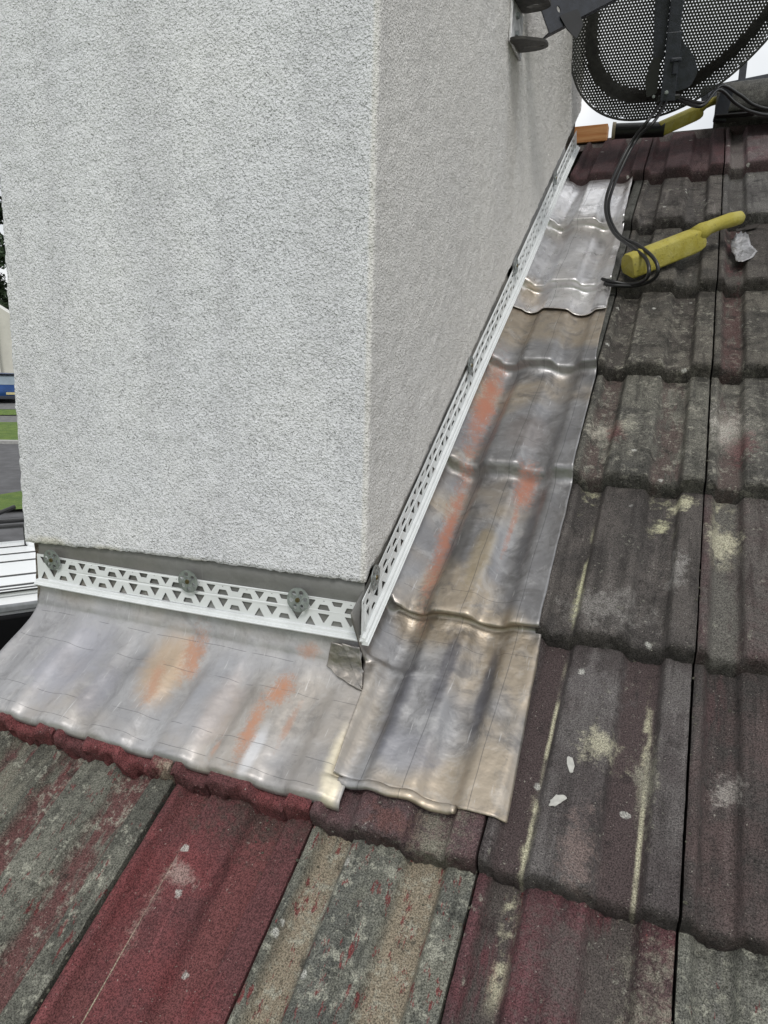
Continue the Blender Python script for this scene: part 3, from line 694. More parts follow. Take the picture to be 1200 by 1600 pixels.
def f_side(s, h, o_):
    t = s / LS; w0 = .0235 - .020 * t + .0015 * math.sin(s * 5)
    p = r2w(0, .2165 + s + h * .70 * (1 - min(1, s / .06)), w0 + h)
    return Vector((-.4095 + o_ + .0012 * math.sin(s * 7), p.y, p.z))
bead('render_bead', 'long white perforated plastic bead running up the side of the chimney', LS, f_side, .012, f_side(LS / 2, 0, 0))

# washers
m_zinc = plain('zinc_steel', (.32, .345, .345), .5, .75, .3, 90)
m_screw = plain('brass_screw', (.16, .13, .07), .4, .8, .2, 200)
WV, WF = perforated([circ(0, 0, .0172, 40)] + [circ(.0112 * math.cos(a), .0112 * math.sin(a), .0033, 12, 1, 1) for a in [R_(60 * k + 30) for k in range(6)]], .0012)
def washer(loc, rot, label, tilt=0):
    root = empty('fixing_washer', loc); root.matrix_world = Matrix.Translation(loc) @ rot.to_4x4() @ Matrix.Rotation(tilt, 4, 'X') @ Matrix.Rotation(random.random(), 4, 'Z')
    tag(root, label, 'washer', 'round perforated fixing washers on the beads')
    mesh_obj('disc', [(v.x, v.y, v.z - .0030 * max(0, 1 - v.length / .0085)) for v in WV], WF, m_zinc, root, smooth=False)
    bm = bmesh.new(); cyl(bm, (0, 0, -.004), (0, 0, .0015), .0058, .0050, 20); bm_obj('boss', bm, m_zinc, root)
    bm = bmesh.new(); cyl(bm, (0, 0, .0002), (0, 0, .0030), .0038, .0032, 16); bx(bm, (0, 0, .0031), (.0042, .0009, .0008)); bx(bm, (0, 0, .0031), (.0009, .0042, .0009)); bm_obj('screw_head', bm, m_screw, root)
rf = Matrix.Rotation(R_(90), 3, 'X')                 # disc facing -Y
rs_ = Matrix.Rotation(R_(90), 3, 'Y')                # disc facing +X
washer((-.9575, .1640, .1905), rf, 'steel washer on the left end of the front bead', .10)
washer((-.6905, .1640, .1920), rf, 'steel washer in the middle of the front bead', .05)
washer((-.5060, .1640, .1915), rf, 'steel washer on the front bead nearest the chimney corner', -.06)
for (v, w, lab) in ((.290, .078, 'steel washer on the side bead nearest the chimney corner'), (.80, .074, 'steel washer second up the long side bead'), (1.19, .068, 'steel washer third up the long side bead'), (1.68, .064, 'steel washer near the top end of the long side bead')):
    p = r2w(-.4, v, w); washer((-.4035, p.y, p.z), rs_, lab, random.uniform(-.1, .1))

def pt(x, y, s):          # metres in front of the lens, used for free hanging points of the cables
    d = cx * ((x - 600) / 1101.6) - cy * ((y - 800) / 1101.6) - cz
    return Vector((-.0504, -.6525, .4969)) + d * s

# ------------------------------------------------------------------ satellite dish, bracket
m_navy = plain('navy_painted_steel', (.018, .021, .030), .45, .0, .3, 60, .0005)
m_black = plain('black_plastic', (.012, .012, .013), .4, 0, .2, 40)
m_mesh = plain('dish_steel', (.030, .031, .028), .5, .3, .3, 60)
m_galv = plain('galvanised_steel', (.6, .6, .6), .5, .6, .3, 60)
DC = Vector((-.152, 1.475, 1.456)); DR = .260
dn = Vector((.10, -.93, -.30)).normalized()            # towards the camera side (back of the dish)
dx_ = Vector((0, 0, 1)).cross(dn).normalized() ; dy_ = dn.cross(dx_).normalized()
DM = Matrix(((dx_.x, dy_.x, dn.x, DC.x), (dx_.y, dy_.y, dn.y, DC.y), (dx_.z, dy_.z, dn.z, DC.z), (0, 0, 0, 1)))
dish = empty('satellite_dish'); dish.matrix_world = DM; tag(dish, 'round black perforated satellite dish seen from behind above the ridge', 'satellite dish')
def dz(r):
    q = r / DR
    if q > .90: return -.004 * (1 - q) / .1
    if q > .74: t = (.90 - q) / .16; return .040 * (t * t * (3 - 2 * t))
    return .040 + .022 * (1 - (q / .74) ** 2)
OX, OY, SA, SB, CA, SN = .031, .036, 1.32, .905, math.cos(R_(47)), math.sin(R_(47))   # oval outline, long axis leaning right
def unov(x, y):
    x -= OX; y -= OY; a = (x * CA + y * SN) / SA; b = (-x * SN + y * CA) / SB; return math.hypot(a, b)
def oval(t, r=1.):
    a = math.cos(t) * DR * SA * r; b = math.sin(t) * DR * SB * r; return Vector((OX + a * CA - b * SN, OY + a * SN + b * CA, 0))
V = []; F = []; cp = .0076; vmap = {}
def vid(x, y):
    k = (round(x * 20000), round(y * 20000))
    if k not in vmap: r = unov(x, y); vmap[k] = len(V); V.append((x, y, dz(min(r, DR))))
    return vmap[k]
nr = int(DR * 1.5 / cp) + 3
for j in range(-nr - 4, nr + 5):
    for i in range(-nr - 4, nr + 5):
        x0 = (i + .5 * (j & 1)) * cp; y0 = j * cp * .8660254
        if unov(x0, y0) > DR - .002: continue
        hexo = [(x0 + cp / math.sqrt(3) * math.sin(R_(60 * k)), y0 + cp / math.sqrt(3) * math.cos(R_(60 * k))) for k in range(6)]
        outer = [vid(*p) for p in hexo]
        q = unov(x0, y0) / DR
        if .77 < q < .87: F.append(tuple(outer)); continue
        hr = cp * (.225 if q <= .74 else .19); inner = []
        for k in range(6):
            x, y = x0 + hr * math.sin(R_(60 * k)), y0 + hr * math.cos(R_(60 * k)); inner.append(len(V)); V.append((x, y, dz(min(DR, unov(x, y)))))
        for k in range(6): F.append((outer[k], outer[(k + 1) % 6], inner[(k + 1) % 6], inner[k]))
o = mesh_obj('mesh_reflector', V, F, m_mesh, dish, smooth=False); solid(o, .0008)
bm = bmesh.new(); tube(bm, [oval(a) for a in np.linspace(0, 2 * math.pi, 97)], .0032, 8); bm_obj('rim', bm, m_mesh, dish, smooth=True)
# backing bracket (local x right, y up, z towards the viewer)
bm = bmesh.new()
prism(bm, rounded([(-.085, .19), (-.060, .03), (-.048, -.13), (-.022, -.13), (-.022, .19)], .004), .070, .076)
bm_obj('back_plate', bm, m_navy, dish)
bm = bmesh.new(); bx(bm, (-.006, .05, .086), (.030, .31, .020), .003); bx(bm, (-.004, -.15, .098), (.034, .15, .006), .002); bx(bm, (.012, -.15, .088), (.004, .15, .022), .001)
bm_obj('channel', bm, m_navy, dish)
bm = bmesh.new(); prism(bm, rounded([(.014, -.09), (.052, -.13), (.064, -.165), (.050, -.195), (.014, -.205)], .010), .066, .072); bm_obj('gusset', bm, m_navy, dish)
bm = bmesh.new(); prism(bm, rounded([(-.05, -.125), (-.03, -.125), (-.03, -.205), (-.055, -.212), (-.062, -.17)], .006), .062, .082); bm_obj('clamp', bm, m_black, dish)
for (bx_, by_, r_) in ((-.008, -.205, .0055), (-.038, -.212, .004)):
    bm = bmesh.new(); cyl(bm, (bx_, by_, .100), (bx_, by_, .106), r_, r_ * .8, 14); cyl(bm, (bx_, by_, .104), (bx_, by_, .109), r_ * .5, None, 6); bm_obj('bolt', bm, m_zinc, dish)
bm = bmesh.new(); bx(bm, (.006, -.135, .104), (.026, .010, .014), .003); bx(bm, (.006, -.15, .103), (.012, .035, .010), .003); bm_obj('wing_nut', bm, m_navy, dish)
bm = bmesh.new(); bx(bm, (.0, -.218, .075), (.055, .018, .03), .004); bm_obj('cable_clip', bm, m_black, dish)

# wall bracket and arm
wb = empty('wall_bracket', (-.405, .86, 1.19)); tag(wb, 'steel wall bracket with dark arm bolted to the chimney side', 'bracket')
WI = ROOT_I(wb)
bm = bmesh.new(); bx(bm, (-.4045, .812, 1.152), (.005, .092, .078), .001); bm_obj('wall_plate', bm, m_galv, wb, mw=WI)
def ear(zc, tilt):
    lp = rounded([(0, -.045), (.022, -.045), (.060, -.006), (.060, .030), (.040, .045), (0, .045)], .012, 4)
    slot = [(.034 + .015 * math.cos(a) + (.004 if math.cos(a) > 0 else -.004), .0075 * math.sin(a) + .016) for a in np.linspace(0, 2 * math.pi, 16, endpoint=False)]
    V, F = perforated([lp, slot], .005)
    V = [Matrix.Rotation(tilt, 3, 'X') @ v for v in V]
    mesh_obj('bracket_ear', [(-.4035 + v.x, .800 + v.y, zc + v.z) for v in V], F, plain('weathered_black_steel', (.045, .042, .038), .6, .3, .4, 80), wb, smooth=False, mw=WI)
ear(1.188, .10); ear(1.118, .14)
for zc in (1.137, 1.168):
    bm = bmesh.new(); cyl(bm, (-.402, .800, zc), (-.397, .800, zc), .006, None, 6); bm_obj('bolt', bm, m_zinc, wb, mw=WI)
# arm : channel from between the ears to the dish bracket
A0 = pt(842, 26, 1.38); A1 = pt(1040, -66, 1.42)
ax = (A1 - A0).normalized(); ay = Vector((0, 0, 1)).cross(ax).normalized(); az = ax.cross(ay)
AM = Matrix(((ax.x, ay.x, az.x, A0.x), (ax.y, ay.y, az.y, A0.y), (ax.z, ay.z, az.z, A0.z), (0, 0, 0, 1)))
L_ = (A1 - A0).length
V, F = perforated([[(0, -.038), (L_, -.026), (L_, .026), (0, .038)]] + [circ(x, y, .0045, 10, .8, 1.4) for x, y in ((.035, -.006), (.075, .012), (.095, .012), (.15, .0))], .003)
TR = Matrix(((1, 0, 0, 0), (0, 0, 1, 0), (0, 1, 0, 0), (0, 0, 0, 1)))
vv1 = [AM @ (TR @ Vector((v.x, v.y, v.z - .014))) for v in V]
mesh_obj('arm_web', vv1, F, m_navy, wb, smooth=False, mw=WI)
bm = bmesh.new()
for s in (-1, 1):
    p = [(0, s * .038), (L_, s * .026), (L_, s * .026 - s * .003), (0, s * .038 - s * .003)]
    prism(bm, p, -.014, .016, AM @ TR)
bm_obj('arm_flange', bm, m_navy, wb, mw=WI)
bm = bmesh.new(); prism(bm, rounded([(.030, -.018), (.072, -.020), (.072, -.050), (.048, -.068), (.036, -.045)], .004), -.019, -.0165, AM @ TR)
bm_obj('clamp_plate', bm, m_black, wb, mw=WI)
bm = bmesh.new(); bx(bm, AM @ Vector((.02, .0, .044)), (.03, .03, .012), .002); bm_obj('spacer', bm, m_black, wb, mw=WI)
bm = bmesh.new(); cyl(bm, AM @ Vector((.012, -.004, .028)), AM @ Vector((.012, -.004, .047)), .0055, None, 6); bm_obj('bolt', bm, m_black, wb, mw=WI)
bm = bmesh.new(); cyl(bm, A1 - Vector((0, -.0, .015)), DM @ Vector((-.03, .17, .08)), .017, None, 20); bm_obj('mast', bm, m_black, wb, smooth=False, mw=WI)

# cables
m_cab = plain('black_cable', (.010, .010, .011), .35, 0, .2, 60)
def cable(label, pts, r=.0040):
    bm = bmesh.new(); tube(bm, smooth_path(pts, 12), r, 10)
    o = bm_obj('cable', bm, m_cab, None, smooth=True); tag(o, label, 'cable', 'black cables hanging from the dish'); return o
c0 = DM @ Vector((-.012, -.222, .080))
cable('black cable hanging from the dish and looping over the yellow dresser to the lead', [c0, pt(1015, 185, 1.74), pt(985, 225, 1.78), pt(955, 285, 1.76), pt(946, 325, 1.70), pt(958, 362, 1.62), pt(985, 385, 1.53), pt(1008, 403, 1.475), pt(1014, 422, 1.455), pt(1008, 437, 1.470), pt(985, 444, 1.515), pt(957, 440, 1.53), pt(940, 436, 1.545)])
cable('second black cable hanging from the dish with the wider loop on the yellow dresser', [c0 + Vector((.012, 0, .002)), pt(1022, 190, 1.76), pt(992, 222, 1.79), pt(959, 290, 1.77), pt(951, 330, 1.705), pt(966, 366, 1.61), pt(998, 384, 1.52), pt(1020, 402, 1.465), pt(1028, 420, 1.452), pt(1021, 436, 1.468), pt(995, 446, 1.508), pt(960, 446, 1.528), pt(944, 443, 1.54)])
cable('black cable running right along the ridge tile', [c0 + Vector((.03, 0, .0)), pt(1095, 166, 1.76), pt(1122, 140, 1.80), pt(1150, 162, 1.84), pt(1175, 175, 1.86), pt(1215, 180, 1.88), pt(1300, 170, 1.90)], .0042)
cable('upper black cable draped over the ridge tile', [c0 + Vector((.034, 0, .004)), pt(1100, 160, 1.78), pt(1126, 134, 1.82), pt(1155, 148, 1.85), pt(1180, 165, 1.87), pt(1215, 170, 1.89), pt(1300, 158, 1.92)], .0042)

# ------------------------------------------------------------------ ridge things
def ridge_mat():
    return tile_mat(50, (.17, .165, .15), (.10, .10, .095), None, 0, .4, (.3, .3, .27), spots=.4, dark=.3)
ridge_y = 1.835; ridge_z = 1.285
def ridge_tile(x0, Lr, label, seed):
    V = []; F = []; n_ = 22; m = 26
    for j in range(m):
        x = Lr * j / (m - 1)
        for i in range(n_ + 1):
            a = math.pi * (i / n_) ; rr3 = .118 + .0012 * mnoise.noise(Vector((x * 30 + seed, a * 3, 0)))
            yy = -math.cos(a) * rr3; zz = math.sin(a) ** .8 * rr3 * .80
            V.append((x, yy, zz))
    F = grid_faces(n_ + 1, m)
    o = mesh_obj('ridge_tile', V, F, ridge_mat()); o.location = (x0, ridge_y, ridge_z - .030)
    s_ = o.modifiers.new('thickness', 'SOLIDIFY'); s_.thickness = .016; s_.offset = -1
    tag(o, label, 'ridge tile'); return o
ridge_tile(-.035, .45, 'pale grey concrete ridge tile bedded at the right end of the visible ridge', 1)
# bedding mortar edge
bm = bmesh.new(); tube(bm, [Vector((-.03 + .012 * i, ridge_y - .117 + .003 * mnoise.noise(Vector((i * .7, 0, 0))), ridge_z - .045 + .004 * mnoise.noise(Vector((i * .5, 3, 0))))) for i in range(38)], [.010 + .004 * mnoise.noise(Vector((i * .9, 5, 0))) for i in range(38)], 8)
o = bm_obj('mortar_bedding', bm, plain('dark_mortar', (.035, .034, .032), .95, sc=60, bump=.004), smooth=True); tag(o, 'dark strip of mortar under the pale grey ridge tile', 'mortar')
# orange timber batten by the chimney
def timber():
    n = NT('orange_timber'); g = n.noise(1., 4, .6, n.mp(scale=(6, 120, 120)))
    return n.fin(n.mix(n.ss(g, .35, .65), (.42, .17, .05), (.52, .26, .10)), .7, 0, n.bump(g, .001))
bm = bmesh.new(); bx(bm, (0, 0, 0), (.11, .038, .05), .002); o = bm_obj('ridge_batten', bm, timber()); o.location = (-.395, ridge_y + .012, ridge_z - .014); tag(o, 'orange treated timber batten along the open ridge by the chimney', 'batten')
# short black pipe with cream end
bm = bmesh.new(); cyl(bm, (0, 0, 0), (.135, .0, .0), .021, .020, 28); rp = empty('pipe_offcut', tuple(pt(962, 205, 2.08)), (0, R_(2), R_(4))); bm_obj('barrel', bm, m_black, rp, smooth=False)
bm = bmesh.new(); cyl(bm, (-.010, 0, .001), (-.0005, 0, .001), .024, .023, 28); bm_obj('end_collar', bm, plain('cream_plastic', (.5, .42, .30), .6), rp)
tag(rp, 'short black pipe with a cream collar lying below the dish', 'pipe')
# ridge side steel bar and foot
bm = bmesh.new()
b0, b1 = pt(1100, 148, 2.30), pt(1260, 115, 2.42); d = (b1 - b0); rot = d.to_track_quat('X', 'Z').to_matrix()
br = empty('ridge_bracket', (b0 + b1) / 2); tag(br, 'dark navy steel bar on an upright behind the ridge', 'bracket')
bm = bmesh.new(); bx(bm, (0, 0, 0), (d.length, .03, .042), .002, rot); bm_obj('bar', bm, m_navy, br)
bm = bmesh.new(); bx(bm, rot @ Vector((-.10, -.02, -.04)), (.022, .02, .22), .002); bm_obj('upright', bm, m_navy, br)
bm = bmesh.new(); bx(bm, rot @ Vector((.06, -.018, .01)), (.022, .006, .055), .001); bm_obj('clamp', bm, m_navy, br)
ft = empty('steel_foot', tuple(pt(1128, 188, 1.98))); tag(ft, 'dark angle steel foot standing on the top tiles beside the ridge tile', 'steel foot')
bm = bmesh.new(); bx(bm, (0, .02, .045), (.035, .02, .085), .002, Matrix.Rotation(.15, 3, 'Y')); bm_obj('upright', bm, m_navy, ft)
bm = bmesh.new(); bx(bm, (.03, .0, .010), (.10, .03, .004), .001, Matrix.Rotation(.02, 3, 'Y')); bm_obj('base_plate', bm, m_black, ft)

# ------------------------------------------------------------------ yellow dressers
def yellow_mat():
    n = NT('yellow_plastic'); A = n.noise(30, 5, .7); B = n.noise(140, 4, .7)
    c = n.mix(n.ss(A, .35, .7), (.34, .29, .045), (.41, .365, .10)); c = n.mix(n.mul(n.ss(B, .58, .70), .7), c, (.10, .09, .04)); c = n.mix(n.mul(n.ss(A, .58, .7), .4), c, (.30, .26, .09))
    return n.fin(c, .6, 0, n.bump(n.add(B, n.noise(300, 3)), .0012), .3)
m_yel = yellow_mat()
def dresser(name_label, M):
    root = empty('lead_dresser'); root.matrix_world = M; tag(root, name_label, 'lead dresser', 'yellow plastic lead dressers')
    # blade: D-section body along x, flat face towards -y, blunt ends
    bm = bmesh.new()
    secs = [(0, .0, .93), (.003, .0, 1.), (.02, 0, 1.), (.155, 0, .98), (.172, 0, .93), (.184, .0, .80), (.190, .0, .6)]
    rings = []
    base = [(-.030, -.022), (-.022, -.028), (.018, -.028), (.025, -.014), (.024, .008), (.014, .021), (-.004, .026), (-.018, .022)]
    base = rounded(base, .004, 2)
    for x, o_, s in secs: rings.append([bm.verts.new((x, y * s * .92, z * s * .92)) for y, z in base])
    for a, b in zip(rings, rings[1:]):
        for k in range(len(base)): bm.faces.new((a[k], a[(k + 1) % len(base)], b[(k + 1) % len(base)], b[k]))
    bm.faces.new(rings[0][::-1]); bm.faces.new(rings[-1]); bm_obj('blade', bm, m_yel, root, smooth=True).data.set_sharp_from_angle(angle=R_(40))
    bm = bmesh.new(); P = [Vector((.168, 0, .004)), Vector((.19, .0, .010)), Vector((.205, .0, .012)), Vector((.23, 0, .012)), Vector((.262, 0, .010)), Vector((.288, 0, .007)), Vector((.296, 0, .006))]
    tube(bm, P, [.019, .018, .0145, .0140, .0155, .0140, .007], 18); bm_obj('handle', bm, m_yel, root, smooth=True)
    return root
def along(p0, p1, up):
    x = (p1 - p0).normalized(); y = up.cross(x).normalized(); z = x.cross(y)
    return Matrix(((x.x, y.x, z.x, p0.x), (x.y, y.y, z.y, p0.y), (x.z, y.z, z.z, p0.z), (0, 0, 0, 1)))
nrm = r2w(0, 0, 1)
dresser('yellow plastic lead dresser lying on dark tiles with cables looped over it', along(r2w(-.180, 1.255, .031), r2w(.045, 1.455, .030), nrm))
dresser('scuffed yellow plastic dresser lying on the ridge, partly behind the dish', along(r2w(-.182, 2.085, .030), r2w(-.01, 2.22, .050), (nrm + Vector((0, -.3, 0))).normalized()) @ Matrix.Scale(.74, 4))

# ------------------------------------------------------------------ offcuts and flakes
def leaf_piece(name, poly, u, v, rz, mat, label, cat, grp=None, curl=.01, thick=.0012, w0=.004, sub=14):
    cxm = sum(p[0] for p in poly) / len(poly); cym = sum(p[1] for p in poly) / len(poly); V = [(0, 0, curl * .0)]; F = []; n_ = len(poly); R2 = 5
    V = []; poly = [(x * (1 + .22 * mnoise.noise(Vector((x * 400 + u * 90, y * 400, 3)))), y * (1 + .22 * mnoise.noise(Vector((x * 400, y * 400 + v * 90, 9))))) for x, y in poly]
    for k in range(1, R2 + 1):
        for (x, y) in poly:
            X = cxm + (x - cxm) * k / R2; Y = cym + (y - cym) * k / R2
            V.append((X, Y, curl * (X * X + Y * Y) * 60 + .0005 * mnoise.noise(Vector((X * 200, Y * 200, 1)))))
    F.append(tuple(range(n_)))
    for k in range(R2 - 1):
        for i in range(n_): F.append((k * n_ + i, (k + 1) * n_ + i, (k + 1) * n_ + (i + 1) % n_, k * n_ + (i + 1) % n_))
    wq = prof(u / W) - (v - math.floor(v / G) * G) * TH / G + w0
    o = mesh_obj(name, V, F, mat); o.matrix_world = ROOF @ Matrix.Translation((u, v, wq)) @ Matrix.Rotation(rz, 4, 'Z'); solid(o, thick); tag(o, label, cat, grp); return o
po = rounded([(x_ * 1.15, y_ * 1.3) for x_, y_ in [(-.016, .055), (.002, .050), (.016, .018), (.026, .0), (.022, -.028), (.006, -.060), (-.004, -.055), (-.008, -.02), (-.020, .004), (-.021, .030)]], .008, 3)
leaf_piece('lead_offcut', po, .045, 1.385, -.1, lead_mat(.05, 2.2, bright=.8, bmp=.005, ro=-.1), 'small curved silver lead offcut lying beside the dresser handle', 'lead offcut', curl=.045, w0=.016)
m_dk = plain('dark_rag', (.03, .025, .022), .9)
leaf_piece('debris_strip', rounded([(-.03, -.006), (.02, -.009), (.034, .0), (.02, .008), (-.02, .008)], .004), .055, 1.515, .5, m_dk, 'dark strip of debris at the end of the dresser handle', 'debris', curl=.05, w0=.006)
m_fl = plain('white_paint_flake', (.40, .395, .37), .8, 0, .15, 150)
leaf_piece('paint_flake', rounded([(-.005, .009), (.001, .010), (.005, .002), (.005, -.008), (.001, -.009), (-.003, -.001)], .002), -.1236, .1320, 0., m_fl, 'upper of two white paint flakes on the cream streaked tile', 'paint flake', 'white paint flakes', .05, .0008, .0015)
leaf_piece('paint_flake', rounded([(-.008, -.009), (-.003, -.008), (.003, -.001), (.009, .007), (.005, .009), (-.004, .006), (-.008, -.002)], .002), -.1290, .0850, -.1, m_fl, 'lower of two white paint flakes on the cream streaked tile', 'paint flake', 'white paint flakes', .05, .0008, .0015)

# ------------------------------------------------------------------ the street far below on the left
CAMP = Vector((-.0504, -.6525, .4969)); FD = Vector((-.764, .645, 0)).normalized(); FR = Vector((FD.y, -FD.x, 0))   # away / to the right
def gz(D): return CAMP.z - 4.2 + .055 * max(0., min(D, 62.))
def g3(D, s, up=0.):
    p = CAMP + FD * D + FR * s; return Vector((p.x, p.y, gz(D) + up))
m_asph = plain('asphalt', (.085, .085, .09), .9, 0, .2, 3, .004)
m_path = plain('pavement_asphalt', (.13, .13, .13), .9, 0, .15, 4)
def grass_mat():
    n = NT('lawn'); A = n.noise(3, 5, .7); B = n.noise(40, 3, .7)
    return n.fin(n.mix(n.ss(A, .3, .7), (.075, .14, .022), (.14, .21, .035)), .95, 0, n.bump(B, .05))
m_grass = grass_mat()
def strip(name, pts, up, mat, kind='structure', nsub=10):
    """pts: near-left.. list of (D near, D far, s)"""
    V = []; F = []
    for (d0, d1, s) in pts:
        for k in range(nsub + 1): V.append(g3(d0 + (d1 - d0) * k / nsub, s, up))
    n_ = nsub + 1
    for j in range(len(pts) - 1):
        for k in range(nsub): F.append((j * n_ + k, (j + 1) * n_ + k, (j + 1) * n_ + k + 1, j * n_ + k + 1))
    o = mesh_obj(name, V, F, mat, smooth=False); tag(o, kind=kind); return o
V = []; Dl = [-300, -60, -20, -5, 5, 15, 30, 45, 62, 62.5, 120, 400, 1400]; Sl = [-900, -200, -60, -20, 0, 20, 60, 200, 900]
for D in Dl:
    for s in Sl: p = CAMP + FD * D + FR * s; V.append((p.x, p.y, gz(D) - .02))
o = mesh_obj('ground', V, [f[::-1] for f in grid_faces(len(Sl), len(Dl))], plain('ground_grass', (.09, .13, .04), .95, 0, .3, 1)); tag(o, kind='structure')
sk = .45   # kerbs run a little askew to the view
def sk_pts(d0, d1, a=.0, b=.0): return [(d0 - sk * s * .5 + a * s, d1 - sk * s * .5 + b * s, s) for s in (-40, -25, -12, -6, -3, 0, 3, 6, 12, 25)]
strip('driveway', [(2, 17.4, s) for s in (-12, -6, 0, 6, 9)], .01, m_asph)
strip('grass_verge', [(17.4, 18.5, -12), (17.4, 18.6, -3), (17.4, 18.9, -.6), (17.4, 19.8, .8), (17.4, 21.2, 3), (17.4, 24, 7)], .10, m_grass)
strip('road', [(17.0, 31.5, s) for s in (-60, -20, 0, 20, 60)], .015, m_asph)
strip('grass_verge', [(29.3, 34, -20), (28.6, 33, -4), (27.7, 32.8, 0), (26.8, 32.5, 3), (26, 32, 12)], .10, m_grass)
V = strip('kerb', [(29.0, 29.3, -20), (28.3, 28.6, -4), (27.4, 27.7, 0), (26.5, 26.8, 3), (25.7, 26, 12)], .12, plain('kerb_concrete', (.32, .32, .31), .9), nsub=1)
V.modifiers.new('thickness', 'SOLIDIFY').thickness = .12
strip('pavement', [(33.2, 36.2, s) for s in (-30, -4, 0, 4, 20)], .05, m_path, nsub=3)
strip('grass_verge', [(35.4, 38, s) for s in (-30, -4, 0, 4, 20)], .09, m_grass, nsub=3)
strip('driveway', [(37.6, 48, s) for s in (-12, -4, 0, 4, 12)], .10, m_path, nsub=3)

# neighbouring house : gable wall with chimney breast, roof, barge board
def street_frame(D, s, yaw=0.):
    p = g3(D, s); x = (Matrix.Rotation(yaw, 3, 'Z') @ FR); y = (Matrix.Rotation(yaw, 3, 'Z') @ FD)
    return Matrix(((x.x, y.x, 0, p.x), (x.y, y.y, 0, p.y), (0, 0, 1, p.z), (0, 0, 0, 1)))
nh = empty('neighbour_house'); nh.matrix_world = street_frame(47, -.6, 0.); tag(nh, 'cream rendered house with brown roof and white barge board across the road', 'house')
m_crm = plain('cream_render', (.56, .55, .49), .9, 0, .06, 2)
bm = bmesh.new(); prism(bm, [(-9, 0), (2.4, 0), (2.4, 3.4), (-3.2, 7.0), (-9, 3.4)], 0, 8, Matrix(((1, 0, 0, 0), (0, 0, 1, 0), (0, 1, 0, 0), (0, 0, 0, 1)))); bm_obj('wall', bm, m_crm, nh)
bm = bmesh.new()
prism(bm, [(-1.4, 0), (.1, 0), (-.1, 4.6), (-.65, 7.6), (-1.25, 7.6)], -.35, .0, Matrix(((1, 0, 0, 0), (0, 0, 1, 0), (0, 1, 0, 0), (0, 0, 0, 1))))
bx(bm, (-.95, -.17, 7.68), (.72, .42, .16)); bm_obj('chimney_stack', bm, m_crm, nh)
bm = bmesh.new()
def slab(x0, z0, x1, z1, t, y0, y1):
    prism(bm, [(x0, z0), (x1, z1), (x1, z1 + t), (x0, z0 + t)], y0, y1, Matrix(((1, 0, 0, 0), (0, 0, 1, 0), (0, 1, 0, 0), (0, 0, 0, 1))))
slab(-3.2, 7.03, 3.0, 3.07, .15, .25, 8.4); slab(-9.4, 3.07, -3.2, 7.03, .15, .25, 8.4)
bm_obj('roof', bm, plain('brown_tiles', (.12, .085, .07), .9, 0, .3, 3), nh)
bm = bmesh.new(); slab(-3.2, 6.95, 3.0, 2.99, .22, .0 + .15, .25); slab(-9.4, 2.99, -3.2, 6.95, .22, .15, .25); bm_obj('barge_board', bm, plain('white_board', (.8, .8, .8), .5), nh)
bm = bmesh.new(); bx(bm, (-4.6, -.01, 1.7), (1.6, .06, 1.2)); bm_obj('window', bm, plain('dark_glass', (.03, .035, .04), .1), nh)

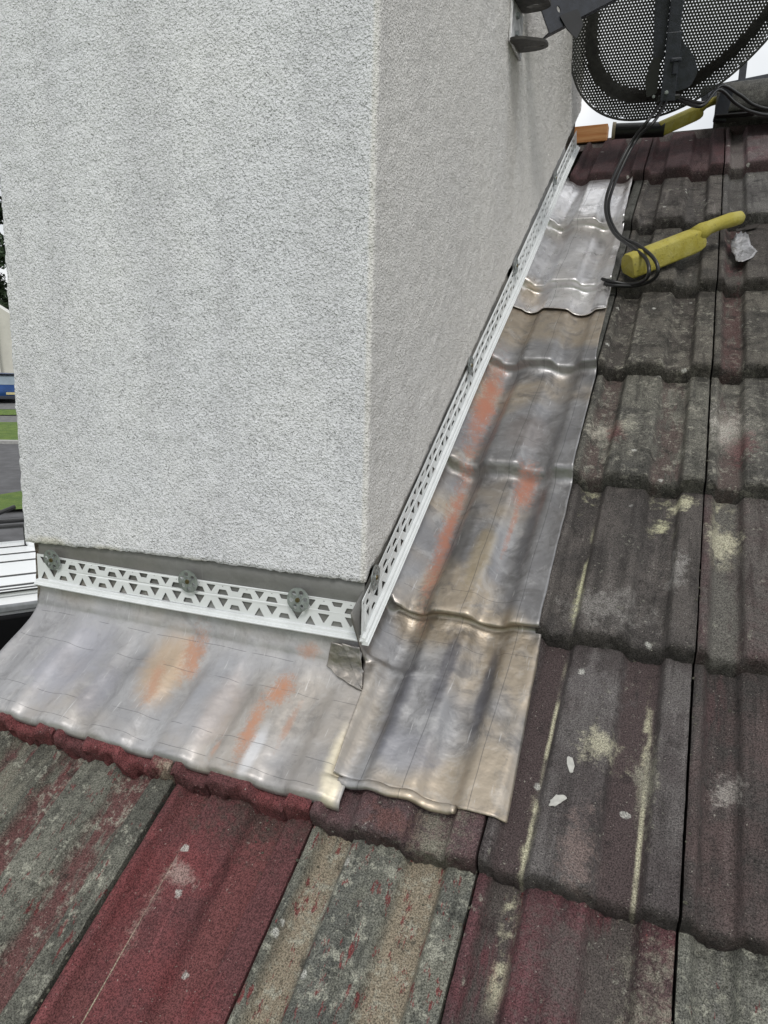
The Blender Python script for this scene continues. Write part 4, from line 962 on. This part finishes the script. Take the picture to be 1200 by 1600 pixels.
# blue hatchback
def car(label, M):
    root = empty('parked_car'); root.matrix_world = M; tag(root, label, 'car')
    mb_ = plain('blue_car_paint', (.015, .06, .20), .25, .3, .1, 3); mg = plain('car_glass', (.25, .30, .34), .08, .4, .1, 2); mk = plain('tyre_rubber', (.015, .015, .015), .8); mr = plain('wheel_alloy', (.4, .4, .42), .3, .8)
    # local: x right, y forward (away), z up; origin rear axle centre ground
    side = [(-.55, .28), (-.62, .50), (-.58, .80), (-.50, .98), (-.20, 1.42), (.15, 1.52), (1.2, 1.50), (1.9, 1.05), (2.9, .86), (3.15, .66), (3.15, .30)]
    bm = bmesh.new(); rings = []
    for x, s, zs in ((-.88, .0, 0), (-.86, 1, .0), (-.60, 1, .06), (0, 1, .08), (.60, 1, .06), (.86, 1, 0.), (.88, 0, 0)):
        ring = []
        for (y, z) in side:
            xx = x * (1 - .22 * max(0, (z - .9) / .62)); yy = y * (1 if s else .97) ; ring.append(bm.verts.new((xx, yy - (.05 if abs(x) < .7 and y < 0 else 0), z + (zs if z > .5 else 0) * .5)))
        rings.append(ring)
    n_ = len(side)
    for a, b in zip(rings, rings[1:]):
        for k in range(n_): bm.faces.new((a[k], a[(k + 1) % n_], b[(k + 1) % n_], b[k]))
    bm.faces.new(rings[0]); bm.faces.new(rings[-1][::-1]); bm_obj('body', bm, mb_, root, smooth=True).data.set_sharp_from_angle(angle=R_(30))
    bm = bmesh.new()
    a = [bm.verts.new(p) for p in ((-.66, -.575, .99), (.66, -.575, .99), (.56, -.28, 1.44), (-.56, -.28, 1.44))]; bm.faces.new(a)
    r = bmesh.ops.extrude_face_region(bm, geom=bm.faces[:]); bmesh.ops.translate(bm, vec=(0, .05, .0), verts=[g for g in r['geom'] if isinstance(g, bmesh.types.BMVert)])
    bm_obj('rear_window', bm, mg, root)
    for s in (-1, 1):
        bm = bmesh.new(); pts = [(-.12, 1.0), (.02, 1.36), (1.15, 1.38), (1.6, 1.02)]
        f = [bm.verts.new((s * (.885 * (1 - .22 * max(0, (z - .9) / .62)) + .005), y, z)) for y, z in pts]; bm.faces.new(f)
        r = bmesh.ops.extrude_face_region(bm, geom=bm.faces[:]); bmesh.ops.translate(bm, vec=(-s * .03, 0, 0), verts=[g for g in r['geom'] if isinstance(g, bmesh.types.BMVert)])
        bm_obj('side_window', bm, plain('tinted_glass', (.03, .04, .05), .08), root)
        bm = bmesh.new(); bx(bm, (s * .73, -.585, .86), (.17, .10, .26), .03); bm_obj('tail_light', bm, plain('red_lens', (.35, .03, .04), .2), root)
        for y in (0, 2.45):
            bm = bmesh.new(); cyl(bm, (s * .68, y, .31), (s * .89, y, .31), .31, None, 28); w_ = bm_obj('wheel', bm, mk, root)
            bm = bmesh.new(); cyl(bm, (s * .885, y, .31), (s * .897, y, .31), .19, None, 20); bm_obj('rim', bm, mr, w_)
    bm = bmesh.new(); bx(bm, (0.1, -.685, .56), (.52, .02, .12), .005); bm_obj('number_plate', bm, plain('yellow_plate', (.55, .48, .25), .5), root)
    bm = bmesh.new(); bx(bm, (0, -.66, .36), (1.5, .08, .16), .02); bm_obj('bumper', bm, plain('bumper_dark', (.03, .035, .05), .5), root)
    bm = bmesh.new(); bx(bm, (0, -.25, 1.50), (1.1, .26, .04), .01); bm_obj('spoiler', bm, plain('spoiler_dark', (.02, .025, .035), .4), root)
car('blue hatchback parked in front of the cream house', street_frame(40.8, -.33, .25))

# white van with roof rack, just below the gable
vn = empty('parked_van'); VM = Matrix.Translation((0, 0, 0)); p = CAMP + FD * 7.0 + FR * -.5; vx = Matrix.Rotation(.10, 3, 'Z') @ FR; vy = Matrix.Rotation(.10, 3, 'Z') @ FD
ZG = -3.7
vn.matrix_world = Matrix(((vx.x, vy.x, 0, p.x), (vx.y, vy.y, 0, p.y), (0, 0, 1, ZG + .15), (0, 0, 0, 1)))
tag(vn, 'white van with ribbed roof and black roof rack parked below the gable', 'van')
m_van = plain('white_van_paint', (.78, .80, .81), .3, 0, .03, 1); m_seal = plain('black_rubber_seal', (.02, .02, .02), .6)
VH = 2.27
bm = bmesh.new(); prism(bm, [(-1.02, .35), (-1.0, 1.2), (-.92, VH - .12), (-.82, VH - .03), (.82, VH - .03), (.92, VH - .12), (1.0, 1.2), (1.02, .35)], -2.9, 1.3, Matrix(((0, 0, 1, 0), (1, 0, 0, 0), (0, 1, 0, 0), (0, 0, 0, 1))))
prism(bm, [(-1.0, .35), (-.98, 1.15), (-.88, 1.25), (.88, 1.25), (.98, 1.15), (1.0, .35)], 1.3, 2.5, Matrix(((0, 0, 1, 0), (1, 0, 0, 0), (0, 1, 0, 0), (0, 0, 0, 1))))
bm_obj('body', bm, m_van, vn)
edges_ = [-.86, -.80, -.70, -.38, .12, .42, .72, 1.0]
bm = bmesh.new()
for a, b in zip(edges_, edges_[1:]): 
    if b - a > .04: bx(bm, (-.8, (a + b) / 2 - .02, VH - .020), (4.0, (b - a) - .075, .05), .006)
bm_obj('roof_panel', bm, m_van, vn)
bm = bmesh.new(); bx(bm, (-.8, .05, VH - .007), (4.05, 1.84, .012)); bm_obj('roof_seal', bm, m_seal, vn)
bm = bmesh.new(); bx(bm, (-.8, -.985, 1.70), (3.9, .07, .82), .02); bm_obj('side_window', bm, plain('van_dark_glass', (.004, .004, .005), .5, spec=.1), vn)
bm = bmesh.new(); bx(bm, (-.8, -1.03, .80), (4.1, .05, .86), .02); bm_obj('side_trim', bm, plain('van_dark_trim', (.008, .008, .009), .8, spec=.1), vn)
bm = bmesh.new(); bx(bm, (-.8, -.93, VH - .12), (3.9, .05, .06), .015); bm_obj('drip_rail', bm, plain('grey_rail', (.18, .19, .2), .5), vn)
bm = bmesh.new(); bx(bm, (1.75, 0, 1.40), (.9, 1.5, .45), .1); bm_obj('windscreen', bm, plain('van_dark_glass', (.02, .02, .025), .1), vn)
rk = bm = bmesh.new()
for yy in (.74, 1.02): tube(bm, [Vector((-2.6, yy, VH + .20)), Vector((1.2, yy, VH + .20))], .022, 8)
for xx in (-2.4, -1.2, -.45, .1, .6, 1.1):
    tube(bm, [Vector((xx, .72, VH + .0)), Vector((xx, .74, VH + .20)), Vector((xx + .05, 1.02, VH + .20)), Vector((xx + .05, 1.04, VH + .0))], .02, 8)
tube(bm, [Vector((-.5, .70, VH + .02)), Vector((.55, 1.05, VH + .34))], .022, 8)
bm_obj('roof_rack', bm, m_black, vn)
bm = bmesh.new(); bmesh.ops.create_uvsphere(bm, u_segments=20, v_segments=12, radius=.16, matrix=Matrix.Translation((.75, .70, VH + .03)) @ Matrix.Scale(.55, 4, (0, 0, 1))); bm_obj('roof_vent', bm, m_van, vn, smooth=True)
for xx in (-2.2, 1.7):
    for yy in (-.88, .88):
        bm = bmesh.new(); cyl(bm, (xx, yy - .12, .20), (xx, yy + .12, .20), .35, None, 28); bm_obj('wheel', bm, plain('tyre_rubber', (.015, .015, .015), .8), vn)

# dark trees behind the house
def tree(label, D, s, h, seed, spread=2.6):
    rnd = random.Random(seed); root = empty('tree', g3(D, s)); tag(root, label, 'tree', 'dark trees behind the cream house')
    bm = bmesh.new(); P = [Vector((rnd.uniform(-.1, .1) * k, rnd.uniform(-.1, .1) * k, h * .8 * k / 6)) for k in range(7)]; tube(bm, P, [.28 - .035 * k for k in range(7)], 10)
    for k in range(8):
        a = rnd.uniform(0, 6.28); z0 = h * rnd.uniform(.25, .7); q = Vector((math.cos(a), math.sin(a), .6)) * spread * .7
        tube(bm, [Vector((0, 0, z0)), Vector((0, 0, z0)) + q * .5, Vector((0, 0, z0)) + q], [.09, .06, .02], 6)
    bm_obj('trunk', bm, plain('bark', (.06, .045, .035), .95), root)
    V = []; F = []
    cl = []
    for k in range(70):
        a = rnd.uniform(0, 6.28); t = rnd.uniform(.12, 1.); rr4 = spread * (1 - .55 * t) * rnd.uniform(.3, 1.); cl.append(Vector((math.cos(a) * rr4, math.sin(a) * rr4, h * t)))
    for c in cl:
        R5 = rnd.uniform(.6, 1.1)
        for k in range(190):
            d = Vector((rnd.gauss(0, 1), rnd.gauss(0, 1), rnd.gauss(0, 1))).normalized() * R5 * rnd.uniform(.4, 1.05); q = c + d
            a = Vector((rnd.gauss(0, 1), rnd.gauss(0, 1), rnd.gauss(0, .6))).normalized(); b = a.cross(Vector((rnd.gauss(0, 1), rnd.gauss(0, 1), rnd.gauss(0, 1)))).normalized(); s_ = rnd.uniform(.14, .28)
            i = len(V); V += [q - a * s_, q + b * s_ * .5, q + a * s_, q - b * s_ * .5]; F.append((i, i + 1, i + 2, i + 3))
    mesh_obj('crown', V, F, plain('dark_foliage', (.035, .060, .028), .8, 0, .5, 2), root, smooth=False)
tree('tall dark evergreen tree behind the cream house, left of the chimney edge', 66, -1.6, 15.5, 3, 3.4)
tree('lower broad dark tree just right of the tall evergreen, mostly behind the chimney', 64, 3.4, 14.0, 4, 3.2)
tree('dark tree left of the tall evergreen, beyond the house roof', 68, -7.0, 14.5, 5, 3.2)

# loose grit and moss crumbs lying in the tile joints and pans
rnd = random.Random(5); bmg = bmesh.new()
def crumb(u, v, r):
    w = prof(u / W) - (v - math.floor(v / G) * G) * TH / G
    m = ROOF @ Matrix.Translation((u, v, w + r * .3)) @ Matrix.Rotation(rnd.uniform(0, 6), 4, 'Z') @ Matrix.Diagonal((1, rnd.uniform(.6, 1.4), .6, 1))
    q = bmesh.ops.create_icosphere(bmg, subdivisions=1, radius=r, matrix=m)
    for v_ in q['verts']: v_.co += Vector((rnd.uniform(-1, 1), rnd.uniform(-1, 1), rnd.uniform(-1, 1))) * r * .25
for k in range(420):
    c_ = rnd.choice([-4, -3, -2, -1, 0, 1]); r_ = rnd.choice([-1, -1, 0, 0, 1, 2, 3, 4, 5])
    if c_ < -1 and r_ >= 0: continue
    if rnd.random() < .6: u = c_ * W + rnd.gauss(0, .0025); v = (r_ + rnd.random()) * G
    else: u = c_ * W + rnd.choice([.035, .14]) + rnd.gauss(0, .012) ; v = (r_ + 1) * G - abs(rnd.gauss(0, .03)) - .002
    if r_ >= 0 and u < -.165: continue
    crumb(u, v, rnd.uniform(.0006, .0019))
tag(bm_obj('grit', bmg, plain('moss_grit', (.07, .068, .05), .95, 0, .6, 300)), 'loose grit and moss crumbs in the tile joints', 'grit', kind='stuff')
